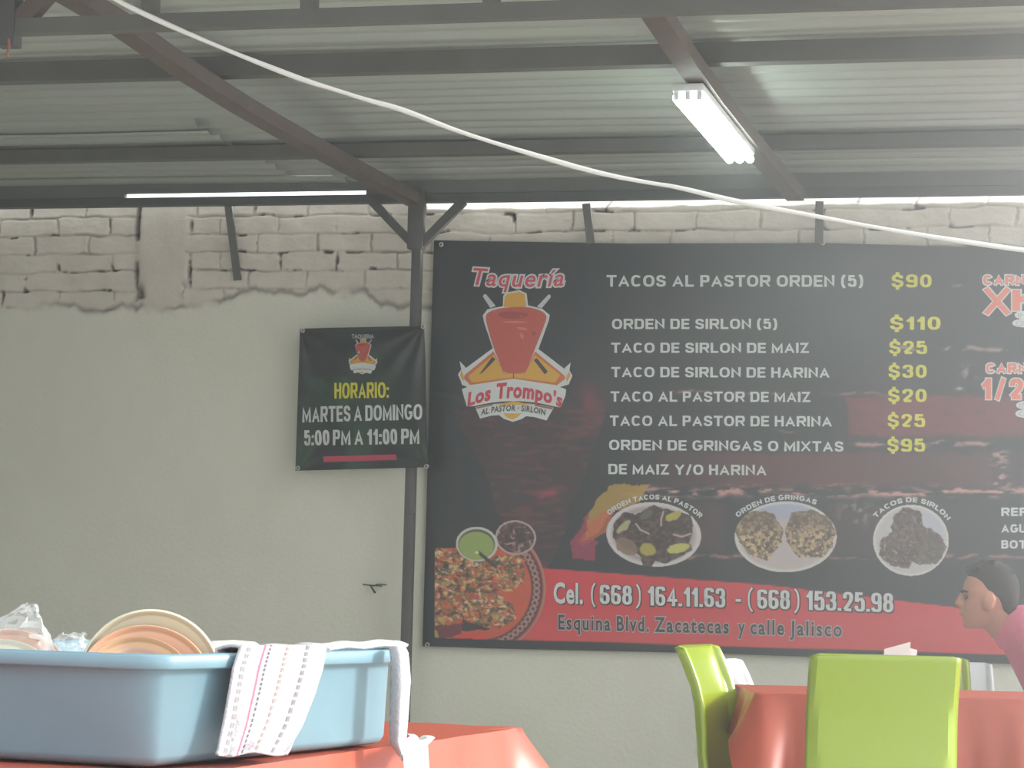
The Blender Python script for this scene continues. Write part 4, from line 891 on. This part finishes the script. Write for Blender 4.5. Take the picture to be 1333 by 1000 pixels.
c = np.zeros(U.shape+(3,))+np.array([182, 184, 187.]); c = mix(c, (120, 122, 126), np.exp(-((U-.63)/.008)**2)*sst(.2, .6, .5+.5*np.sin(Vv*300))*.7); c = mix(c, (130, 130, 134), np.exp(-((U-.985)/.012)**2)*sst(.2, .6, .5+.5*np.sin(Vv*260))*.6)
c = mix(c, (196, 90, 110), np.exp(-((U-.47)/.006)**2)*.7); c = mix(c, (150, 140, 136), np.exp(-((U-.22)/.008)**2)*.6)
idx = np.arange(U.size).reshape(U.shape); FQ = np.stack([idx[:-1, :-1], idx[:-1, 1:], idx[1:, 1:], idx[1:, :-1]], -1); keep = np.ones(FQ.shape[:2], bool); k0 = int(.6*(NU-1)); keep[:, k0] = False
FQ = FQ[keep]; o = np_mesh('hemmed_cloth', np.array(pts), FQ, M_TOWEL, rgb=c.reshape(-1, 3)); md = o.modifiers.new('t', 'SOLIDIFY'); md.thickness = .004; md.offset = 1
tag(o, 'white hemmed cloth lying along the tub rim and hanging down its far corner', 'towel')
# white paper napkin over the table edge
def nap(u, v):
    if v < .3: q = v/.3; a = on_z(523+(556-523)*u, 959+3*u, ZT+.003); return a+TR*(-.05*(1-q)*0)+Vector((0, 0, .004*math.sin(u*9)))+TL*0+TR*(.012*q)
    q = (v-.3)/.7; a = on_plane(523+(556-523)*u+4*q, 962+3*u+60*q+3*math.sin(u*8), TC+TR*(.046+.05*q+.006*math.sin(u*9)), TR); return a
tag(MB().grid(nap, 24, 24).build('paper_napkin', M_PAPER, solid=.0015), 'white paper napkin draped over the orange table edge beside the tub', 'napkin')

# ------------------------------------------------------------------ group of chairs round the second table
def chair(name, M, label, a, b, rz, sz=1.0, first=[None], group='lime green chairs'):
    root = empty(name, label, 'chair', ab(a, b), rz, group); root.scale = (1, 1, sz)
    W0 = .205
    def back(u, v):
        path = [(.030, .455), (.010, .49), (.002, .55), (.000, .62), (-.006, .69), (-.020, .75), (-.043, .81), (-.068, .862)]
        y, z = lerp_path(path, v); bev = .036*(1-v)**1.2+.010; w = W0-.004*v; x = (u*2-1); ax = abs(x); k = 1-bev/w
        if ax <= .985*k or True:
            dy = 0 if ax < k else (ax-k)/(1-k)*.028
        zz = z-.004*max(0, (ax-.96)/.04)**2*(v > .97)
        return (x*w, y+dy-.006*(1-min(ax/k, 1)**2), zz)
    nb = MB(); us = [0, .02, .04, .07, .10, .14, .2]+[.2+.6*i/8 for i in range(1, 8)]+[.8, .86, .90, .93, .96, .98, 1]
    NV = 26; o0 = len(nb.v)
    for j in range(NV+1):
        for u in us: nb.v.append(back(u, j/NV))
    for j in range(NV):
        for i in range(len(us)-1): q = j*len(us)+i; nb.f.append((q, q+1, q+len(us)+1, q+len(us)))
    nb.build('backrest', M, root, solid=.014, ang=24)
    def seat(u, v):
        y, z = lerp_path([(.032, .452), (.06, .440), (.14, .436), (.25, .438), (.36, .444), (.405, .440), (.425, .425)], v); x = u*2-1; return (x*(.208-.012*v), y, z+.012*abs(x)**4)
    MB().grid(seat, 18, 18).build('seat', M, root, solid=.016, ang=60)
    for i in (-1, 1):
        for y0, y1 in ((.05, -.02), (.37, .40)):
            MB().bar((i*.175, y0, .435), (i*.195, y1, 0), .036, .040, (0, 1, 0)).build('leg', M, root, smooth=False)
    return root
chair('chair', M_GREEN, 'lime green chair seen square from behind, in front of the orange table', 1.035, 6.87, YAW)
chair('chair', M_GREEN, 'lime green chair seen edge-on at the end of the orange table', .635, 7.62, YAW-PI/2-.34)
chair('chair', M_GREEN, 'lime green chair mostly hidden behind the square-on green chair', 1.375, 8.52, YAW+PI, .955)
chair('chair', M_GREEN, 'lime green chair under the person in pink', 2.32, 8.76, YAW+PI/2)
chair('chair', M_WHITEP, 'white chair by the wall, showing past the far green chair', 1.635, 9.45, YAW+PI, .915, group='white chairs')
chair('chair', M_WHITEP, 'white chair just behind the edge-on green chair', .82, 8.62, YAW-PI/2-.25, .925, group='white chairs')

eA = (ab(1, 0)-ab(0, 0)); eB = (ab(0, 1)-ab(0, 0)); OO = Vector((0, 0, 0))
table(OO, eA, eB, .745, 2.20, 7.345, 8.02, .731, 'table between the green chairs, under the orange cloth at lower right')
vinyl('tablecloth', OO, eA, eB, .735, 2.21, 7.335, 8.03, .735, .36, 27, .26, .55, 'orange vinyl cloth hanging in folds between the green chairs', 11, 0, None, .62)
# napkin holder
nh = empty('napkin_holder', 'napkin holder with white napkins standing on the table behind the green chair back', 'napkin holder', ab(1.21, 7.72, .736), YAW)
MB().box((-.06, -.03, 0), (.06, .03, .006), .002).box((-.06, -.03, .006), (.06, -.026, .09), .001).box((-.06, .026, .006), (.06, .03, .09), .001).build('holder', M_LEG, nh)
for k, (pl) in enumerate((((-.052, .10), (-.046, .128), (.034, .152), (.030, .10)), ((.022, .10), (.024, .136), (.058, .128), (.050, .10)))):
    m_ = MB(); y = -.012+.02*k; vs = [(x, y, .008 if z == .10 else z) for x, z in pl]; vs += [(x, y+.010, z) for x, _, z in vs]
    m_.add(vs, [(0, 1, 2, 3), (7, 6, 5, 4), (0, 4, 5, 1), (1, 5, 6, 2), (2, 6, 7, 3), (3, 7, 4, 0)]).build('napkin', M_PAPER, nh, smooth=False)

# ------------------------------------------------------------------ person
BP = 8.75; KP = BP/F
def pb(px, py, db=0): q = on_plane(px, py, ab(0, BP, 1), eB); return q+eB*db
def slices(rows, n=28, p=2.3):
    mb = MB()
    for y, xa, xb, hw in rows:
        for k in range(n):
            t = 2*PI*k/n; c_, s_ = math.cos(t), math.sin(t)
            cx = abs(c_)**(2/p)*(1 if c_ > 0 else -1); sy = abs(s_)**(2/p)*(1 if s_ > 0 else -1)
            mb.v.append(tuple(pb((xa+xb)/2+(xb-xa)/2*cx, y, hw*KP*sy)))
    for j in range(len(rows)-1):
        for k in range(n): mb.f.append((j*n+k, j*n+(k+1) % n, (j+1)*n+(k+1) % n, (j+1)*n+k))
    mb.f.append(tuple(range(n))[::-1]); mb.f.append(tuple((len(rows)-1)*n+k for k in range(n))); return mb
def limb(mb, pts):                              # (px, py, db, radius) chain with round ends
    P = [pb(x, y, d) for x, y, d, r in pts]; R = [r for *_, r in pts]; Q = []; RR = []
    for i in range(len(P)-1):
        for k in range(6): t = k/6; Q.append(P[i].lerp(P[i+1], t)); RR.append(R[i]+(R[i+1]-R[i])*t)
    Q.append(P[-1]); RR.append(R[-1]); mb.tube(Q, RR, 16)
    for p, r in zip(P, R): mb.ball(p, r, 14)
    return mb
hd = slices([(735.5, 1284, 1300, 8), (738, 1277, 1307, 15), (743, 1268, 1314, 20), (750, 1260, 1319, 24), (758, 1256, 1322, 26.5), (768, 1253, 1323, 27.5), (771.5, 1251.5, 1323, 27.5), (776, 1254, 1322, 27), (785, 1252.5, 1320, 26), (792, 1252, 1316, 24.5),
             (800, 1252.5, 1310, 22.5), (808, 1254, 1302, 19.5), (814, 1255.5, 1292, 15), (818.5, 1259, 1280, 9)])
hd.tube([pb(1254, 771), pb(1250.5, 779), pb(1247.2, 785.5), pb(1251.5, 789)], [.009, .012, .0155, .012], 10)         # nose
for d in (-.011, .011): hd.ball(pb(1250.6, 787.5, d), (.010, .009, .008), 10)
hd.ball(pb(1252.6, 796.2), (.011, .022, .006), 12); hd.ball(pb(1253.2, 799.6), (.011, .020, .006), 12)               # lips
hd.ball(pb(1258.5, 813), (.016, .022, .014), 12)
for d in (-1, 1):                                                                                                     # ears
    R3 = Matrix.Rotation(YAW, 3, 'Z') @ Matrix.Rotation(d*.25, 3, 'Z')
    hd.ball(pb(1281.5, 785, d*.078), (.022, .015, .033), 14, R3); hd.tube([pb(1279, 776, d*.078), pb(1285, 774.5, d*.082), pb(1288.5, 780, d*.084), pb(1286, 789, d*.080), pb(1281, 796, d*.076)], [.007, .008, .008, .007, .008], 8)
limb(hd, [(1292, 797, 0, .062), (1306, 814, 0, .060), (1330, 834, 0, .048)])
limb(hd, [(1348, 846, 0, .075), (1385, 872, 0, .12), (1440, 915, 0, .12), (1472, 948, 0, .13)])
for d in (-1, 1):
    limb(hd, [(1338, 826, d*.155, .058), (1356, 868, d*.20, .047), (1374, 908, d*.215, .040), (1362, 928, d*.17, .034), (1348, 950, d*.10, .026)])
    limb(hd, [(1348, 950, d*.10, .026), (1344, 957, d*.10, .024), (1338, 962, d*.10, .022)])                                      # palm
    for f_, (ln, of) in enumerate(((16, .026), (18, .009), (17, -.008), (13, -.024))):
        limb(hd, [(1340, 960, d*.10+of, .0105), (1340-ln*.45, 964, d*.10+of*1.1, .0095), (1340-ln*.8, 970, d*.10+of*1.15, .0085), (1340-ln, 975, d*.10+of*1.15, .0075)])
    limb(hd, [(1347, 953, d*.075, .012), (1340, 955, d*.06, .011), (1332, 960, d*.055, .009)])
    limb(hd, [(1470, 955, d*.09, .10), (1400, 966, d*.11, .082), (1328, 984, d*.12, .058), (1332, 1060, d*.12, .055), (1338, 1145, d*.12, .038), (1336, 1153, d*.12, .040), (1312, 1158, d*.12, .032)])
M_SKIN = mat('skin', (176, 122, 98), .55, sub=.08, var=.05, vscale=20)
person = fuse(hd, 'person', M_SKIN, .0055, 5); tag(person, 'person in a pink shirt with short dark hair, leaning forward toward the table', 'person')
hb = slices([(733.5, 1283, 1301, 9), (736.5, 1273, 1310, 17.5), (741.5, 1264.5, 1317, 22.5), (748.5, 1260, 1322, 26.5), (755, 1260.5, 1325, 28.8), (762, 1262, 1326.5, 29.8), (768, 1264, 1327, 30), (774, 1269, 1327, 29.6), (778, 1283, 1326, 29.0), (786, 1290.5, 1324.5, 27.6), (793, 1296, 1321.5, 26), (800, 1303, 1316, 20)], p=2.2)
for k in range(70):
    t = rng.uniform(0, 1); px = 1264+t*56; py = 741-10*math.sin(PI*t)+rng.uniform(0, 8); d = rng.uniform(-.05, .05)
    hb.tube([pb(px, py, d), pb(px-3, py-3.0, d), pb(px-8, py-2.5, d*1.1)], [.006, .0045, .0015], 5)
M_HAIR = mat('dark_hair', (40, 36, 34), .8, spec=.25, var=.3, vscale=60, stretch=(1, 1, 4))
hair = fuse(hb, 'hair', M_HAIR, .0055, 3, person)
for d in (-.030, .030): MB().ball(pb(1255.4, 777.5, d), (.010, .012, .008), 12).build('eye', mat('eye', (48, 38, 34), .25), person)
for d in (-1, 1): MB().tube([pb(1251.6, 771.2, d*.012), pb(1252.0, 769.2, d*.030), pb(1256, 770.8, d*.050)], [.004, .005, .003], 8).build('eyebrow', M_HAIR, person)
sh = MB()
limb(sh, [(1336, 826, 0, .098), (1352, 842, 0, .115), (1390, 874, 0, .142), (1440, 912, 0, .142), (1474, 942, 0, .150)])
for d in (-1, 1):
    limb(sh, [(1337, 822, d*.06, .094), (1338, 823, d*.15, .080), (1353, 858, d*.195, .066), (1366, 888, d*.208, .060), (1375, 910, d*.215, .056)])
    limb(sh, [(1390, 872, d*.09, .115), (1440, 914, d*.09, .120), (1474, 944, d*.09, .125)])
sh.tube([pb(1307, 806), pb(1314, 814), pb(1324, 824)], [.066, .074, .085], 20)
fuse(sh, 'shirt', mat('pink_cotton', (222, 112, 140), .85, spec=.2, bump=.25, bscale=14), .007, 8, person)
tr2 = MB()
for d in (-1, 1): limb(tr2, [(1474, 950, d*.08, .135), (1405, 966, d*.11, .098), (1330, 984, d*.12, .072), (1333, 1060, d*.12, .068), (1338, 1140, d*.12, .055)])
fuse(tr2, 'trousers', mat('dark_denim', (48, 54, 70), .9, bump=.2, bscale=60), .008, 5, person)
for d in (-1, 1):
    s_ = MB(); limb(s_, [(1341, 1150, d*.12, .044), (1325, 1154, d*.12, .042), (1304, 1157, d*.12, .034)]); fuse(s_, 'shoe', mat('shoe_leather', (40, 36, 34), .5), .006, 3, person)
